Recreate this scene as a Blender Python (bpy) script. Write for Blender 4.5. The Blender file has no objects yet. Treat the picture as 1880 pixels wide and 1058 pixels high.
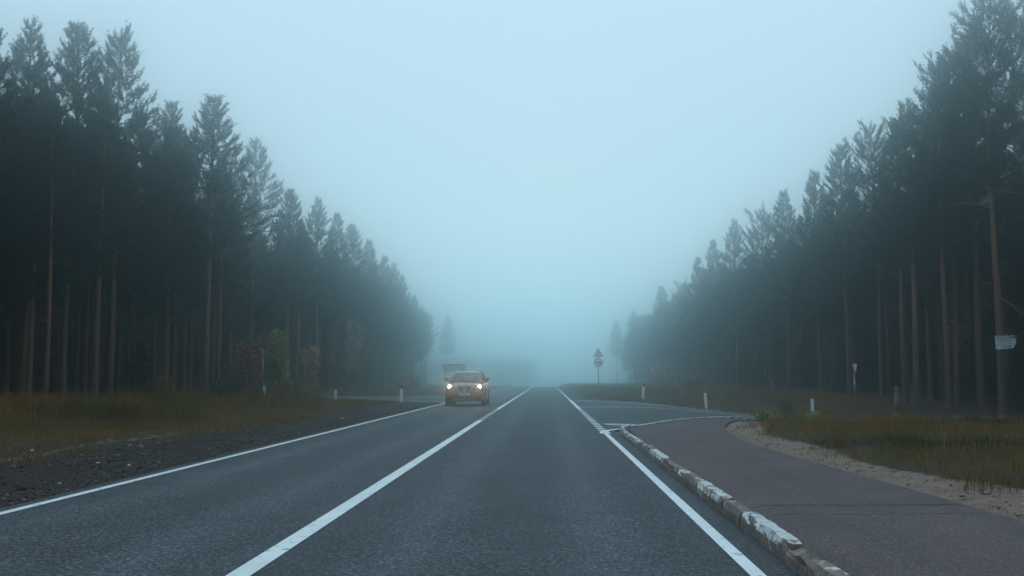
import bpy, math, random
import numpy as np
from mathutils import Vector, Matrix
from mathutils.bvhtree import BVHTree

S = bpy.context.scene
COL = S.collection
R = math.radians
random.seed(4)
RNG = np.random.default_rng(11)

# ------------------------------------------------------------------ camera, sky, sun, exposure
cam_data = bpy.data.cameras.new('camera')
cam = bpy.data.objects.new('camera', cam_data)
COL.objects.link(cam)
cam_data.sensor_width = 36.0
cam_data.lens = 35.0
cam_data.clip_start = 0.1
cam_data.clip_end = 3000
cam.location = (0, 0, 1.3)
cam.rotation_euler = (R(90 + 5.17), 0, R(1.966))
S.camera = cam

SUN_EL, SUN_AZ = R(3), R(0)
world = bpy.data.worlds.new("World")
S.world = world
world.use_nodes = True
nt = world.node_tree
bg = nt.nodes['Background']
sky = nt.nodes.new('ShaderNodeTexSky')
sky.sky_type = 'NISHITA'
sky.sun_disc = False
sky.sun_elevation = SUN_EL
sky.sun_rotation = SUN_AZ
sky.air_density = 1.0
sky.dust_density = 3.0
mixw = nt.nodes.new('ShaderNodeMix')
mixw.data_type = 'RGBA'
mixw.inputs[0].default_value = 0.96                 # an overcast sky: nearly even cloud over the blue
OVERCAST = (7.9, 10.6, 12.5)                        # cloud radiance at the zenith, in sky-texture units
# standard overcast sky: the cloud is three times as bright overhead as at the horizon
tcw = nt.nodes.new('ShaderNodeTexCoord')
sxw = nt.nodes.new('ShaderNodeSeparateXYZ')
nt.links.new(tcw.outputs['Generated'], sxw.inputs[0])
mrw = nt.nodes.new('ShaderNodeMapRange')
mrw.inputs[1].default_value, mrw.inputs[2].default_value = 0.0, 1.0
mrw.inputs[3].default_value, mrw.inputs[4].default_value = 1 / 3, 1.0
nt.links.new(sxw.outputs[2], mrw.inputs[0])
scw = nt.nodes.new('ShaderNodeVectorMath')
scw.operation = 'SCALE'
scw.inputs[0].default_value = OVERCAST
nt.links.new(mrw.outputs[0], scw.inputs['Scale'])
nt.links.new(scw.outputs[0], mixw.inputs[7])
nt.links.new(sky.outputs[0], mixw.inputs[6])
nt.links.new(mixw.outputs[2], bg.inputs[0])
bg.inputs[1].default_value = 0.1

sun_data = bpy.data.lights.new('sun', 'SUN')
sun_data.energy = 0.78
sun_data.angle = R(85)
sun_data.color = (0.66, 0.89, 1.0)
sun = bpy.data.objects.new('sun', sun_data)
COL.objects.link(sun)
sun.rotation_euler = (R(90) - SUN_EL, 0, -SUN_AZ + math.pi)
sun.location = (0, 0, 60)

S.view_settings.view_transform = 'Standard'
S.view_settings.look = 'None'
S.view_settings.exposure = 0.0
S.view_settings.gamma = 1.0
S.view_settings.use_curve_mapping = False
cy = S.cycles
cy.use_denoising = True
cy.volume_bounces = 12
cy.max_bounces = 14
cy.diffuse_bounces = 2
cy.glossy_bounces = 2
cy.transmission_bounces = 4
cy.transparent_max_bounces = 8
cy.sample_clamp_indirect = 4.0
cy.use_adaptive_sampling = False
cy.caustics_reflective = False
cy.caustics_refractive = False


# ------------------------------------------------------------------ helpers
def link(o, parent=None):
    COL.objects.link(o)
    if parent is not None:
        o.parent = parent
    return o


def tag(o, label=None, cat=None, group=None, kind=None):
    if label: o['label'] = label
    if cat: o['category'] = cat
    if group: o['group'] = group
    if kind: o['kind'] = kind
    return o


def thing(name, label, cat, loc=(0, 0, 0), rz=0.0, group=None):
    o = bpy.data.objects.new(name, None)
    o.empty_display_size = 0.2
    link(o)
    o.location = loc
    o.rotation_euler = (0, 0, rz)
    return tag(o, label, cat, group)


def mesh_np(name, verts, faces, mats=(), fmat=None, tint=None, smooth=False):
    """verts (N,3), faces (M,k) of one k, or a list of such arrays."""
    if not isinstance(faces, list): faces = [faces]
    faces = [np.asarray(f, dtype=np.int32) for f in faces if len(f)]
    me = bpy.data.meshes.new(name)
    verts = np.asarray(verts, dtype=np.float32)
    me.vertices.add(len(verts))
    me.vertices.foreach_set('co', verts.ravel())
    tot = np.concatenate([np.full(len(f), f.shape[1], dtype=np.int32) for f in faces])
    idx = np.concatenate([f.ravel() for f in faces])
    me.loops.add(len(idx))
    me.loops.foreach_set('vertex_index', idx)
    me.polygons.add(len(tot))
    st = np.zeros(len(tot), dtype=np.int32)
    st[1:] = np.cumsum(tot)[:-1]
    me.polygons.foreach_set('loop_start', st)
    me.polygons.foreach_set('loop_total', tot)
    for m in mats: me.materials.append(m)
    if fmat is not None: me.polygons.foreach_set('material_index', np.asarray(fmat, dtype=np.int32))
    if smooth: me.polygons.foreach_set('use_smooth', np.ones(len(tot), dtype=bool))
    if tint is not None:
        a = me.attributes.new('tint', 'FLOAT_COLOR', 'POINT')
        t = np.ones((len(verts), 4), dtype=np.float32)
        t[:, :tint.shape[1]] = tint
        a.data.foreach_set('color', t.ravel())
    me.update(calc_edges=True)
    me.validate()
    return me


class MB:
    """collects small shapes, links them as ONE mesh object"""
    def __init__(s): s.v, s.f, s.m, s.cur = [], [], [], 0

    def add(s, vs, fs):
        b = len(s.v)
        s.v += [tuple(v) for v in vs]
        s.f += [tuple(i + b for i in f) for f in fs]
        s.m += [s.cur] * len(fs)
        return s

    def box(s, c, d, rot=None):
        x, y, z = d[0] / 2, d[1] / 2, d[2] / 2
        vs = [Vector(p) for p in ((-x, -y, -z), (x, -y, -z), (x, y, -z), (-x, y, -z), (-x, -y, z), (x, -y, z), (x, y, z), (-x, y, z))]
        if rot is not None: vs = [rot @ v for v in vs]
        vs = [v + Vector(c) for v in vs]
        return s.add(vs, [(3, 2, 1, 0), (4, 5, 6, 7), (0, 1, 5, 4), (1, 2, 6, 5), (2, 3, 7, 6), (3, 0, 4, 7)])

    def tube(s, pts, rad, n=8, cap=True):
        pts = [Vector(p) for p in pts]
        if not hasattr(rad, '__len__'): rad = [rad] * len(pts)
        vs, fs = [], []
        for i, p in enumerate(pts):
            t = (pts[min(i + 1, len(pts) - 1)] - pts[max(i - 1, 0)])
            t = t.normalized() if t.length > 1e-9 else Vector((0, 0, 1))
            a = Vector((0, 0, 1)) if abs(t.z) < .9 else Vector((1, 0, 0))
            u = t.cross(a).normalized(); w = t.cross(u)
            for k in range(n):
                an = 2 * math.pi * k / n
                vs.append(p + (u * math.cos(an) + w * math.sin(an)) * rad[i])
        for i in range(len(pts) - 1):
            for k in range(n):
                a, b = i * n + k, i * n + (k + 1) % n
                fs.append((a, a + n, b + n, b))
        if cap:
            fs.append(tuple(range(n)))
            fs.append(tuple(reversed([len(vs) - n + k for k in range(n)])))
        return s.add(vs, fs)

    def prism(s, outline, axis, a, b):
        """outline: 2D points; axis 'y' -> (u,v)=(x,z) extruded from y=a to y=b"""
        def P(p, d):
            return {'y': (p[0], d, p[1]), 'x': (d, p[0], p[1]), 'z': (p[0], p[1], d)}[axis]
        n = len(outline)
        vs = [P(p, a) for p in outline] + [P(p, b) for p in outline]
        fs = [tuple(range(n)), tuple(reversed(range(n, 2 * n)))]
        fs += [(i, i + n, (i + 1) % n + n, (i + 1) % n) for i in range(n)]
        return s.add(vs, fs)

    def build(s, name, mats, parent=None, smooth=False):
        me = bpy.data.meshes.new(name)
        me.from_pydata(s.v, [], s.f)
        if not isinstance(mats, (list, tuple)): mats = [mats]
        for m in mats: me.materials.append(m)
        if len(mats) > 1: me.polygons.foreach_set('material_index', s.m)
        if smooth: me.polygons.foreach_set('use_smooth', [True] * len(me.polygons))
        me.update()
        return link(bpy.data.objects.new(name, me), parent)


def sstep(a, b, x):
    t = np.clip((np.asarray(x, dtype=float) - a) / (b - a), 0, 1)
    return t * t * (3 - 2 * t)


# ------------------------------------------------------------------ materials
def new_mat(name):
    m = bpy.data.materials.new(name)
    m.use_nodes = True
    return m, m.node_tree.nodes, m.node_tree.links, m.node_tree.nodes['Principled BSDF']


def simple(name, col, rough=.6, metal=0.0, spec=.5, vary=0.0, scale=8.0, bump=0.0):
    m, N, L, p = new_mat(name)
    p.inputs['Base Color'].default_value = (*col, 1)
    p.inputs['Roughness'].default_value = rough
    p.inputs['Metallic'].default_value = metal
    p.inputs['Specular IOR Level'].default_value = spec
    if vary or bump:
        tc = N.new('ShaderNodeTexCoord')
        no = N.new('ShaderNodeTexNoise')
        no.inputs['Scale'].default_value = scale
        no.inputs['Detail'].default_value = 6
        L.new(tc.outputs['Object'], no.inputs['Vector'])
        if vary:
            r = N.new('ShaderNodeValToRGB')
            r.color_ramp.elements[0].position = .3
            r.color_ramp.elements[1].position = .7
            r.color_ramp.elements[0].color = (*[c * (1 - vary) for c in col], 1)
            r.color_ramp.elements[1].color = (*[min(1, c * (1 + vary)) for c in col], 1)
            L.new(no.outputs['Fac'], r.inputs['Fac'])
            L.new(r.outputs['Color'], p.inputs['Base Color'])
        if bump:
            b = N.new('ShaderNodeBump')
            b.inputs['Strength'].default_value = bump
            b.inputs['Distance'].default_value = .02
            L.new(no.outputs['Fac'], b.inputs['Height'])
            L.new(b.outputs['Normal'], p.inputs['Normal'])
    return m


def noise(N, L, scale, detail=5, vec=None, rough=.5):
    no = N.new('ShaderNodeTexNoise')
    no.inputs['Scale'].default_value = scale
    no.inputs['Detail'].default_value = detail
    no.inputs['Roughness'].default_value = rough
    if vec is not None: L.new(vec, no.inputs['Vector'])
    return no.outputs['Fac']


def ramp(N, L, fac, stops):
    r = N.new('ShaderNodeValToRGB')
    e = r.color_ramp.elements
    while len(e) < len(stops): e.new(.5)
    for i, (pos, c) in enumerate(stops):
        e[i].position = pos
        e[i].color = (*c, 1) if len(c) == 3 else c
    L.new(fac, r.inputs['Fac'])
    return r.outputs['Color']


def mixc(N, L, fac, a, b, mode='MIX'):
    x = N.new('ShaderNodeMix')
    x.data_type = 'RGBA'
    x.blend_type = mode
    for s_, v in ((0, fac), (6, a), (7, b)):
        if hasattr(v, 'is_linked') or hasattr(v, 'links'): L.new(v, x.inputs[s_])
        elif s_ == 0: x.inputs[0].default_value = v
        else: x.inputs[s_].default_value = (*v, 1)
    return x.outputs[2]


def asphalt(name, col, rough=.5, tracks=(), scale=26, con=1.0):
    m, N, L, p = new_mat(name)
    tc = N.new('ShaderNodeTexCoord').outputs['Object']
    fine = noise(N, L, scale, 5, tc, .85)
    mp = N.new('ShaderNodeMapping'); mp.inputs['Scale'].default_value = (1.6, .09, 1)
    L.new(tc, mp.inputs[0])
    big = noise(N, L, 1.0, 6, mp.outputs[0], .6)
    c = ramp(N, L, fine, [(.36, [v * (1 - .88 * con) for v in col]), (.47, [v * (1 - .2 * con) for v in col]), (.56, [v * (1 + .6 * con) for v in col]), (.66, [v * (1 + 5 * con) for v in col])])
    c2 = ramp(N, L, big, [(.3, (.8, .81, .83)), (.7, (1.18, 1.16, 1.15))])
    pat = noise(N, L, .9, 3, tc)
    c2 = mixc(N, L, 1.0, c2, ramp(N, L, pat, [(.35, (.9, .9, .9)), (.65, (1.07, 1.06, 1.06))]), 'MULTIPLY')
    out = mixc(N, L, 1.0, c, c2, 'MULTIPLY')
    rr = ramp(N, L, big, [(.3, (rough - .08,) * 3), (.7, (rough + .1,) * 3)])
    if tracks:      # polished wheel paths along the road
        sx = N.new('ShaderNodeSeparateXYZ'); L.new(tc, sx.inputs[0])
        mr = N.new('ShaderNodeMapRange')
        mr.inputs[1].default_value, mr.inputs[2].default_value = -6, 2
        L.new(sx.outputs[0], mr.inputs[0])
        st = []
        for t in sorted(tracks):
            q = (t + 6) / 8
            st += [(q - .06, (0, 0, 0)), (q, (1, 1, 1)), (q + .06, (0, 0, 0))]
        tr = ramp(N, L, mr.outputs[0], st)
        out = mixc(N, L, tr, out, mixc(N, L, 1.0, out, (1.24, 1.24, 1.24), 'MULTIPLY'))
        k = N.new('ShaderNodeMix'); k.data_type = 'RGBA'
        rr = mixc(N, L, tr, rr, (rough - .05,) * 3)
    L.new(out, p.inputs['Base Color'])
    L.new(rr, p.inputs['Roughness'])
    b = N.new('ShaderNodeBump')
    b.inputs['Strength'].default_value = .5
    b.inputs['Distance'].default_value = .01
    L.new(fine, b.inputs['Height'])
    L.new(b.outputs['Normal'], p.inputs['Normal'])
    p.inputs['Specular IOR Level'].default_value = .09
    return m


def paint(name, col, under, lo=.25, hi=.36, scale=9.0):
    """road paint worn through in spots to what lies under it"""
    m, N, L, p = new_mat(name)
    tc = N.new('ShaderNodeTexCoord').outputs['Object']
    n1 = noise(N, L, scale, 8, tc, .7)
    n2 = noise(N, L, 1.2, 4, tc)
    f = ramp(N, L, n1, [(lo, (0, 0, 0)), (hi, (1, 1, 1))])
    base = ramp(N, L, n2, [(.3, [v * .85 for v in col]), (.7, col)])
    L.new(mixc(N, L, f, under, base), p.inputs['Base Color'])
    p.inputs['Roughness'].default_value = .55
    b = N.new('ShaderNodeBump'); b.inputs['Strength'].default_value = .2; b.inputs['Distance'].default_value = .004
    L.new(n1, b.inputs['Height']); L.new(b.outputs['Normal'], p.inputs['Normal'])
    return m


def tinted(name, rough=.7, trans=0.0, gain=1.0):
    """colour carried by each blade or leaf"""
    m, N, L, p = new_mat(name)
    a = N.new('ShaderNodeAttribute'); a.attribute_name = 'tint'
    L.new(a.outputs['Color'], p.inputs['Base Color'])
    p.inputs['Roughness'].default_value = rough
    p.inputs['Specular IOR Level'].default_value = .08
    return m


M = {}
M['asphalt'] = asphalt('asphalt', (.056, .060, .066), .75, (-4.4, -2.9, -1.1, .45), 34, .8)
M['side_asphalt'] = asphalt('side_asphalt', (.054, .059, .066), .75, scale=34, con=.8)
M['path_asphalt'] = asphalt('path_asphalt', (.108, .084, .084), .88, scale=44, con=.5)
M['line'] = paint('road_paint', (.78, .8, .8), (.10, .11, .11), .33, .42)
M['line_worn'] = paint('worn_road_paint', (.66, .68, .68), (.06, .065, .07), .36, .5)
M['crack'] = simple('crack_tar', (.012, .012, .013), .8)
M['white'] = simple('white_plastic', (.86, .87, .87), .5, vary=.12, scale=5)
M['black'] = simple('black_plastic', (.012, .012, .013), .5)
M['steel'] = simple('galvanised_steel', (.22, .24, .25), .5, metal=.7, vary=.15)
M['grey_back'] = simple('sign_back_grey', (.16, .2, .22), .55, vary=.15)
M['panel_back'] = simple('sign_panel_back', (.55, .6, .62), .55, vary=.1)
M['sign_white'] = simple('sign_white', (.93, .93, .94), .5)
M['sign_red'] = simple('sign_red', (.5, .035, .04), .45)
M['sign_black'] = simple('sign_black', (.015, .015, .017), .5)
M['board'] = simple('weathered_board', (.74, .82, .83), .6, vary=.2, scale=6)
M['dead_wood'] = simple('dead_wood', (.17, .15, .13), .85, vary=.35, scale=9, bump=.5)
M['dark_wood'] = simple('dark_rotten_wood', (.035, .028, .023), .9, vary=.4, scale=7, bump=.6)
M['stump_wood'] = simple('cut_stump_bark', (.13, .10, .075), .9, vary=.4, scale=7, bump=.6)
M['stone'] = simple('pale_stone', (.13, .12, .115), .85, vary=.3, scale=4)
M['grass'] = tinted('grass_blades')
M['leaf'] = tinted('autumn_leaves', .6)
M['twig'] = simple('twig_bark', (.07, .055, .045), .85)
M['puddle'] = simple('wet_film', (.02, .023, .025), .12, spec=.6)


def bark_mat():
    m, N, L, p = new_mat('pine_bark')
    tc = N.new('ShaderNodeTexCoord').outputs['Object']
    mp = N.new('ShaderNodeMapping'); mp.inputs['Scale'].default_value = (7, 7, 1.6)
    L.new(tc, mp.inputs[0])
    n1 = noise(N, L, 2.2, 7, mp.outputs[0], .65)
    sx = N.new('ShaderNodeSeparateXYZ'); L.new(tc, sx.inputs[0])
    mr = N.new('ShaderNodeMapRange')
    mr.inputs[1].default_value, mr.inputs[2].default_value = 1.0, 9.0
    L.new(sx.outputs[2], mr.inputs[0])
    low = ramp(N, L, n1, [(.35, (.045, .027, .021)), (.65, (.19, .105, .078))])
    up = ramp(N, L, n1, [(.3, (.14, .06, .036)), (.7, (.42, .19, .105))])    # Scots pine: orange bark higher up
    L.new(mixc(N, L, mr.outputs[0], low, up), p.inputs['Base Color'])
    p.inputs['Roughness'].default_value = .9
    b = N.new('ShaderNodeBump'); b.inputs['Strength'].default_value = .8; b.inputs['Distance'].default_value = .03
    L.new(n1, b.inputs['Height']); L.new(b.outputs['Normal'], p.inputs['Normal'])
    return m


M['bark'] = bark_mat()
M['limb'] = simple('limb_bark', (.06, .045, .036), .9, vary=.3, scale=6)
M['needle'] = simple('pine_needles', (.022, .040, .030), .6, spec=.3, vary=.45, scale=1.3)
M['needle_spruce'] = simple('spruce_needles', (.016, .03, .022), .6, spec=.3, vary=.4, scale=1.3)


def ground_mat():
    m, N, L, p = new_mat('verge_ground')
    tc = N.new('ShaderNodeTexCoord').outputs['Object']
    a = N.new('ShaderNodeAttribute'); a.attribute_name = 'tint'
    s = N.new('ShaderNodeSeparateColor'); L.new(a.outputs['Color'], s.inputs[0])
    big = noise(N, L, .9, 6, tc, .6)
    mid = noise(N, L, 6, 6, tc, .65)
    fine = noise(N, L, 45, 4, tc, .7)
    soil = ramp(N, L, mid, [(.3, (.026, .017, .009)), (.55, (.055, .034, .016)), (.75, (.09, .055, .026))])
    green = ramp(N, L, big, [(.45, (.05, .033, .016)), (.62, (.030, .030, .011))])
    soil = mixc(N, L, .5, soil, green)
    grav = ramp(N, L, fine, [(.3, (.014, .009, .007)), (.52, (.036, .025, .020)), (.7, (.10, .075, .063))])
    grav2 = ramp(N, L, big, [(.3, (.65, .65, .65)), (.7, (1.25, 1.2, 1.15))])
    grav = mixc(N, L, 1.0, grav, grav2, 'MULTIPLY')
    sand = ramp(N, L, fine, [(.3, (.17, .112, .085)), (.55, (.31, .215, .17)), (.75, (.45, .34, .29))])
    sand = mixc(N, L, 1.0, sand, ramp(N, L, mid, [(.3, (.6, .58, .56)), (.7, (1.1, 1.1, 1.1))]), 'MULTIPLY')
    lit = ramp(N, L, mid, [(.3, (.022, .014, .010)), (.55, (.07, .038, .026)), (.75, (.15, .085, .058))])
    # soft noisy borders between the kinds of soil
    def edge(ch):
        ad = N.new('ShaderNodeMath'); ad.operation = 'ADD'
        L.new(s.outputs[ch], ad.inputs[0])
        mm = N.new('ShaderNodeMath'); mm.operation = 'MULTIPLY_ADD'
        mm.inputs[1].default_value, mm.inputs[2].default_value = 1.2, -.6
        L.new(mid, mm.inputs[0]); L.new(mm.outputs[0], ad.inputs[1])
        return ramp(N, L, ad.outputs[0], [(.4, (0, 0, 0)), (.6, (1, 1, 1))])
    c = mixc(N, L, edge(2), soil, lit)
    c = mixc(N, L, edge(1), c, sand)
    c = mixc(N, L, edge(0), c, grav)
    L.new(c, p.inputs['Base Color'])
    p.inputs['Roughness'].default_value = .9
    p.inputs['Specular IOR Level'].default_value = .2
    b = N.new('ShaderNodeBump'); b.inputs['Strength'].default_value = .9; b.inputs['Distance'].default_value = .03
    ad = N.new('ShaderNodeMath'); ad.operation = 'ADD'
    L.new(fine, ad.inputs[0]); L.new(mid, ad.inputs[1])
    L.new(ad.outputs[0], b.inputs['Height']); L.new(b.outputs['Normal'], p.inputs['Normal'])
    return m


M['ground'] = ground_mat()

# ------------------------------------------------------------------ terrain
KERB_X = 1.72
# side road to the right: near (kerb) edge and far edge; side road to the left likewise
R_NEAR = [(1.62, 24.7), (2.05, 25.6), (2.6, 27.2), (3.4, 29.6), (4.3, 31.5), (5.4, 33.6), (6.8, 36.2), (8.6, 38.9), (11, 40.3), (14, 40.8), (22, 41), (70, 41)]
R_FAR = [(1.62, 58.2), (2.1, 57.2), (3.2, 55.2), (4.6, 53.4), (6.2, 52.0), (8, 51.1), (10, 50.6), (12, 50.4), (14, 50.3), (17, 50.2), (22, 50.2), (70, 50.2)]
L_NEAR = [(-5.3, 51.5), (-5.9, 53.5), (-7.2, 57.2), (-9.2, 61.0), (-11.5, 63.6), (-14, 65.0), (-17, 65.4), (-22, 65.6), (-70, 65.6)]
L_FAR = [(-5.3, 86), (-5.7, 84), (-6.6, 80.8), (-8.2, 78), (-10.4, 76.2), (-13, 75.2), (-17, 75), (-22, 75), (-70, 75)]
# footpath: right edge
PATH_R = [(3.95, -12), (3.95, 2), (3.9, 8.4), (3.82, 11.6), (3.7, 15), (3.65, 18), (3.9, 21.5), (4.2, 23.7), (4.55, 26), (5.3, 29.2), (6.3, 32), (7.4, 34.6), (8.6, 36.8), (10.2, 38.4)]
PATH_L = [(KERB_X + .06, -12), (KERB_X + .06, 2), (KERB_X + .06, 8.4), (KERB_X + .06, 11.6), (KERB_X + .06, 15), (KERB_X + .06, 18), (KERB_X + .12, 21.5), (KERB_X + .2, 23.7), (2.12, 25.4), (3.0, 28.2), (4.2, 31.1), (5.3, 33.2), (6.7, 35.9), (9.4, 39.35)]


def _smooth(poly, n):
    p = np.array(poly, dtype=float)
    d = np.r_[0, np.cumsum(np.linalg.norm(np.diff(p, axis=0), axis=1))]
    t = np.linspace(0, d[-1], n * 3)
    q = np.stack([np.interp(t, d, p[:, k]) for k in range(2)], 1)
    k = max(3, (n * 3) // (len(poly) * 2)); k += 1 - k % 2
    r = np.stack([np.convolve(np.pad(q[:, j], k // 2, mode='edge'), np.ones(k) / k, mode='valid')[:len(q)] for j in range(2)], 1)
    r[0], r[-1] = q[0], q[-1]
    return r[::3] if len(r) % 3 == 1 else np.concatenate([r[::3], r[-1:]])


PATH_R, PATH_L = _smooth(PATH_R, 90), _smooth(PATH_L, 90)


def crest(y):
    y = np.asarray(y, dtype=float)
    u = np.clip(y - 120, 0, 130)
    return -6.56e-5 * u * u - np.clip(y - 250, 0, None) * .017


def H(x, y):
    """height of the finished surface: verge, side road, footpath level"""
    x = np.asarray(x, dtype=float); y = np.asarray(y, dtype=float)
    z = crest(y)
    z = z - .8 * sstep(3, 14.5, x) * (1 - .6 * sstep(26, 34, x)) * sstep(26, 40, y) * (1 - sstep(51, 60, y))
    z = z + .3 * sstep(2.0, 3.6, x) * sstep(60, 76, y)
    z = z + .11 * sstep(1.75, 1.8, x) * (1 - sstep(21.5, 28, y))
    z = z + .10 * sstep(4.2, 6, x) * (1 - sstep(26, 34, y))
    z = z - .10 * sstep(5.6, 7.6, -x) + .2 * sstep(11, 19, -x) * (1 - sstep(60, 66, y) * (1 - sstep(75, 82, y)))
    return z


def bumps(x, y):
    return (.045 * np.sin(x * 1.3 + 2 * np.sin(y * .37)) * np.sin(y * .9 + 1.5 * np.sin(x * .5)) + .025 * np.sin(x * 3.1 + y * 2.3) * np.sin(y * 3.7 - x)
            + .1 * np.sin(x * .31 + 1) * np.sin(y * .23))


def interp_poly(poly, y):
    p = np.array(poly)
    return np.interp(y, p[:, 1], p[:, 0])


def poly_y(poly, x):
    p = np.array(poly); o = np.argsort(p[:, 0])
    return np.interp(x, p[o, 0], p[o, 1])


def paved(x, y, mrg=0.0):
    """inside a paved surface grown by mrg"""
    x = np.asarray(x, dtype=float); y = np.asarray(y, dtype=float)
    a = (x > -5.42 - mrg) & (x < 1.72 + mrg)
    xe = interp_poly(PATH_R, y)
    b = (x >= 1.6) & (x < xe + mrg) & (y < 38.4)
    c = (x >= 1.6) & (y > poly_y(R_NEAR, x) - mrg) & (y < poly_y(R_FAR, x) + mrg)
    d = (x <= -5.3) & (y > poly_y(L_NEAR, x) - mrg) & (y < poly_y(L_FAR, x) + mrg)
    return a | b | c | d


def ground_z(x, y):
    """height of the ground sheet: slips under the pavements, bumpy elsewhere"""
    h = H(x, y)
    p0, p1 = paved(x, y, .12), paved(x, y, 1.2)
    return np.where(p0, h - .04, h + np.where(p1, .25, 1.0) * bumps(x, y))


def axis_(segs):
    out = []
    for a, b, st in segs: out.append(np.arange(a, b, st))
    return np.concatenate(out + [np.array([segs[-1][1]])])


xs = axis_([(-250, -60, 12), (-60, -26, 2), (-26, -9, .5), (-9, -5, .2), (-5, 1.4, .8), (1.4, 8, .16), (8, 20, .4), (20, 30, 1), (30, 60, 3), (60, 250, 12)])
ys = axis_([(-28, 0, 4), (0, 6, .5), (6, 34, .2), (34, 60, .4), (60, 100, .8), (100, 200, 3), (200, 464, 12)])
X, Y = np.meshgrid(xs, ys)
Z = ground_z(X, Y)
nx, ny = len(xs), len(ys)
gv = np.stack([X.ravel(), Y.ravel(), Z.ravel()], 1)
ii = (np.arange(ny - 1)[:, None] * nx + np.arange(nx - 1)[None, :]).ravel()
gf = np.stack([ii, ii + 1, ii + 1 + nx, ii + nx], 1)
fx, fy = gv[:, 0], gv[:, 1]
wob = .35 * np.sin(fy * .7) + .2 * np.sin(fy * 1.9 + 1)
t_grav = (1 - sstep(7.6, 8.7, -fx + wob)) * sstep(5.0, 5.3, -fx)
near_l = (fx < -5.3) & (fy > poly_y(L_NEAR, fx) - 2.2) & (fy < poly_y(L_FAR, fx) + 1.5)
t_grav = np.maximum(t_grav, near_l * 1.0)
t_grav = np.maximum(t_grav, ((fx > 1.6) & (fx < 3.0) & (fy > 57)) * .8)
xe = interp_poly(PATH_R, fy)
t_sand = (fx > 1.7) * (fy < 34) * (1 - sstep(.55, 1.25 + .3 * np.sin(fy * .8), fx - xe)) * .98
t_sand = np.maximum(t_sand, .5 * np.exp(-((fx + 9.9 - .05 * fy) / .28) ** 2) * (fx < -8.5) * (fy < 26))
t_sand = np.maximum(t_sand, .5 * np.exp(-((fx + 11.4 - .05 * fy) / .28) ** 2) * (fx < -8.5) * (fy < 26))
t_lit = np.maximum(sstep(19, 22.5, -fx), sstep(9, 13, fx) * sstep(24, 32, fy + .35 * fx) * (fx > 3))
t_lit = np.maximum(t_lit, sstep(19, 22, fx))
t_lit = np.maximum(t_lit, .55 * (fx > 3) * (fy > 50))
ground = link(bpy.data.objects.new('ground', mesh_np('ground', gv, gf, [M['ground']], tint=np.stack([t_grav, t_sand, t_lit], 1), smooth=True)))
tag(ground, kind='structure')


def resample(poly, n):
    p = np.array(poly, dtype=float)
    d = np.r_[0, np.cumsum(np.linalg.norm(np.diff(p, axis=0), axis=1))]
    t = np.linspace(0, d[-1], n)
    return np.stack([np.interp(t, d, p[:, k]) for k in range(p.shape[1])], 1)


def smooth_poly(poly, n):
    """rounded version of a polyline"""
    q = resample(poly, n * 3)
    k = max(3, (n * 3) // (len(poly) * 2))
    ker = np.ones(k) / k
    r = np.stack([np.convolve(np.pad(q[:, j], k // 2, mode='edge'), ker, mode='valid')[:len(q)] for j in range(2)], 1)
    r[0], r[-1] = q[0], q[-1]
    return resample(r, n)


def sheet(name, A, B, nc, off, mat, parent=None, kind=None, hfun=H, bed=False):
    """a paved sheet lofted between the plan edges A and B, following the terrain"""
    n = len(A)
    u = np.linspace(0, 1, nc + 1)[None, :, None]
    P = A[:, None, :] * (1 - u) + B[:, None, :] * u
    z = hfun(P[..., 0], P[..., 1]) + off
    v = np.concatenate([P, z[..., None]], 2).reshape(-1, 3)
    i = (np.arange(n - 1)[:, None] * (nc + 1) + np.arange(nc)[None, :]).ravel()
    f = np.stack([i, i + 1, i + nc + 2, i + nc + 1], 1)
    if bed:         # the broken edge of the layer, going down into the soil
        k = np.arange(n - 1)
        grid = v.reshape(n, nc + 1, 3)
        for col in (0, nc):
            top = grid[:, col]
            low = top - np.array([0, 0, .14])
            b = len(v)
            v = np.concatenate([v, top, low])
            f = np.concatenate([f, np.stack([b + k, b + k + 1, b + n + k + 1, b + n + k], 1)])
    o = link(bpy.data.objects.new(name, mesh_np(name, v, f, [mat], smooth=True)), parent)
    if kind: tag(o, kind=kind)
    return o


def stripe(pts, w, name, mat, parent, off=.026, hfun=H):
    p = np.array(pts, dtype=float)
    t = np.gradient(p, axis=0)
    t /= np.linalg.norm(t, axis=1)[:, None]
    nrm = np.stack([-t[:, 1], t[:, 0]], 1)
    w = np.broadcast_to(np.asarray(w, dtype=float), (len(p),))[:, None]
    return sheet(name, p + nrm * w / 2, p - nrm * w / 2, 1, off, mat, parent, hfun=hfun)


HR = lambda x, y: crest(y)      # the carriageway itself
yy = np.concatenate([np.arange(-24, 120, 2.0), np.arange(120, 461, 5.0)])
road = sheet('main_road', np.stack([np.full_like(yy, -5.38), yy], 1), np.stack([np.full_like(yy, 1.66), yy], 1), 6, .02, M['asphalt'], hfun=HR, bed=True)
tag(road, 'two lane asphalt road running straight into the fog', kind='structure')
rn, rf = smooth_poly(R_NEAR, 60), smooth_poly(R_FAR, 60)
side_r = sheet('side_road', rn, rf, 44, .016, M['side_asphalt'], bed=True)
tag(side_r, 'side road joining across from the footpath', kind='structure')
side_l = sheet('side_road', smooth_poly(L_NEAR, 50), smooth_poly(L_FAR, 50), 10, .016, M['side_asphalt'], bed=True)
tag(side_l, 'side road joining behind the car', kind='structure')
path = sheet('footpath', PATH_L, PATH_R, 8, .022, M['path_asphalt'], bed=True)
tag(path, 'purple grey asphalt footpath beside the kerb', kind='structure')

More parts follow.
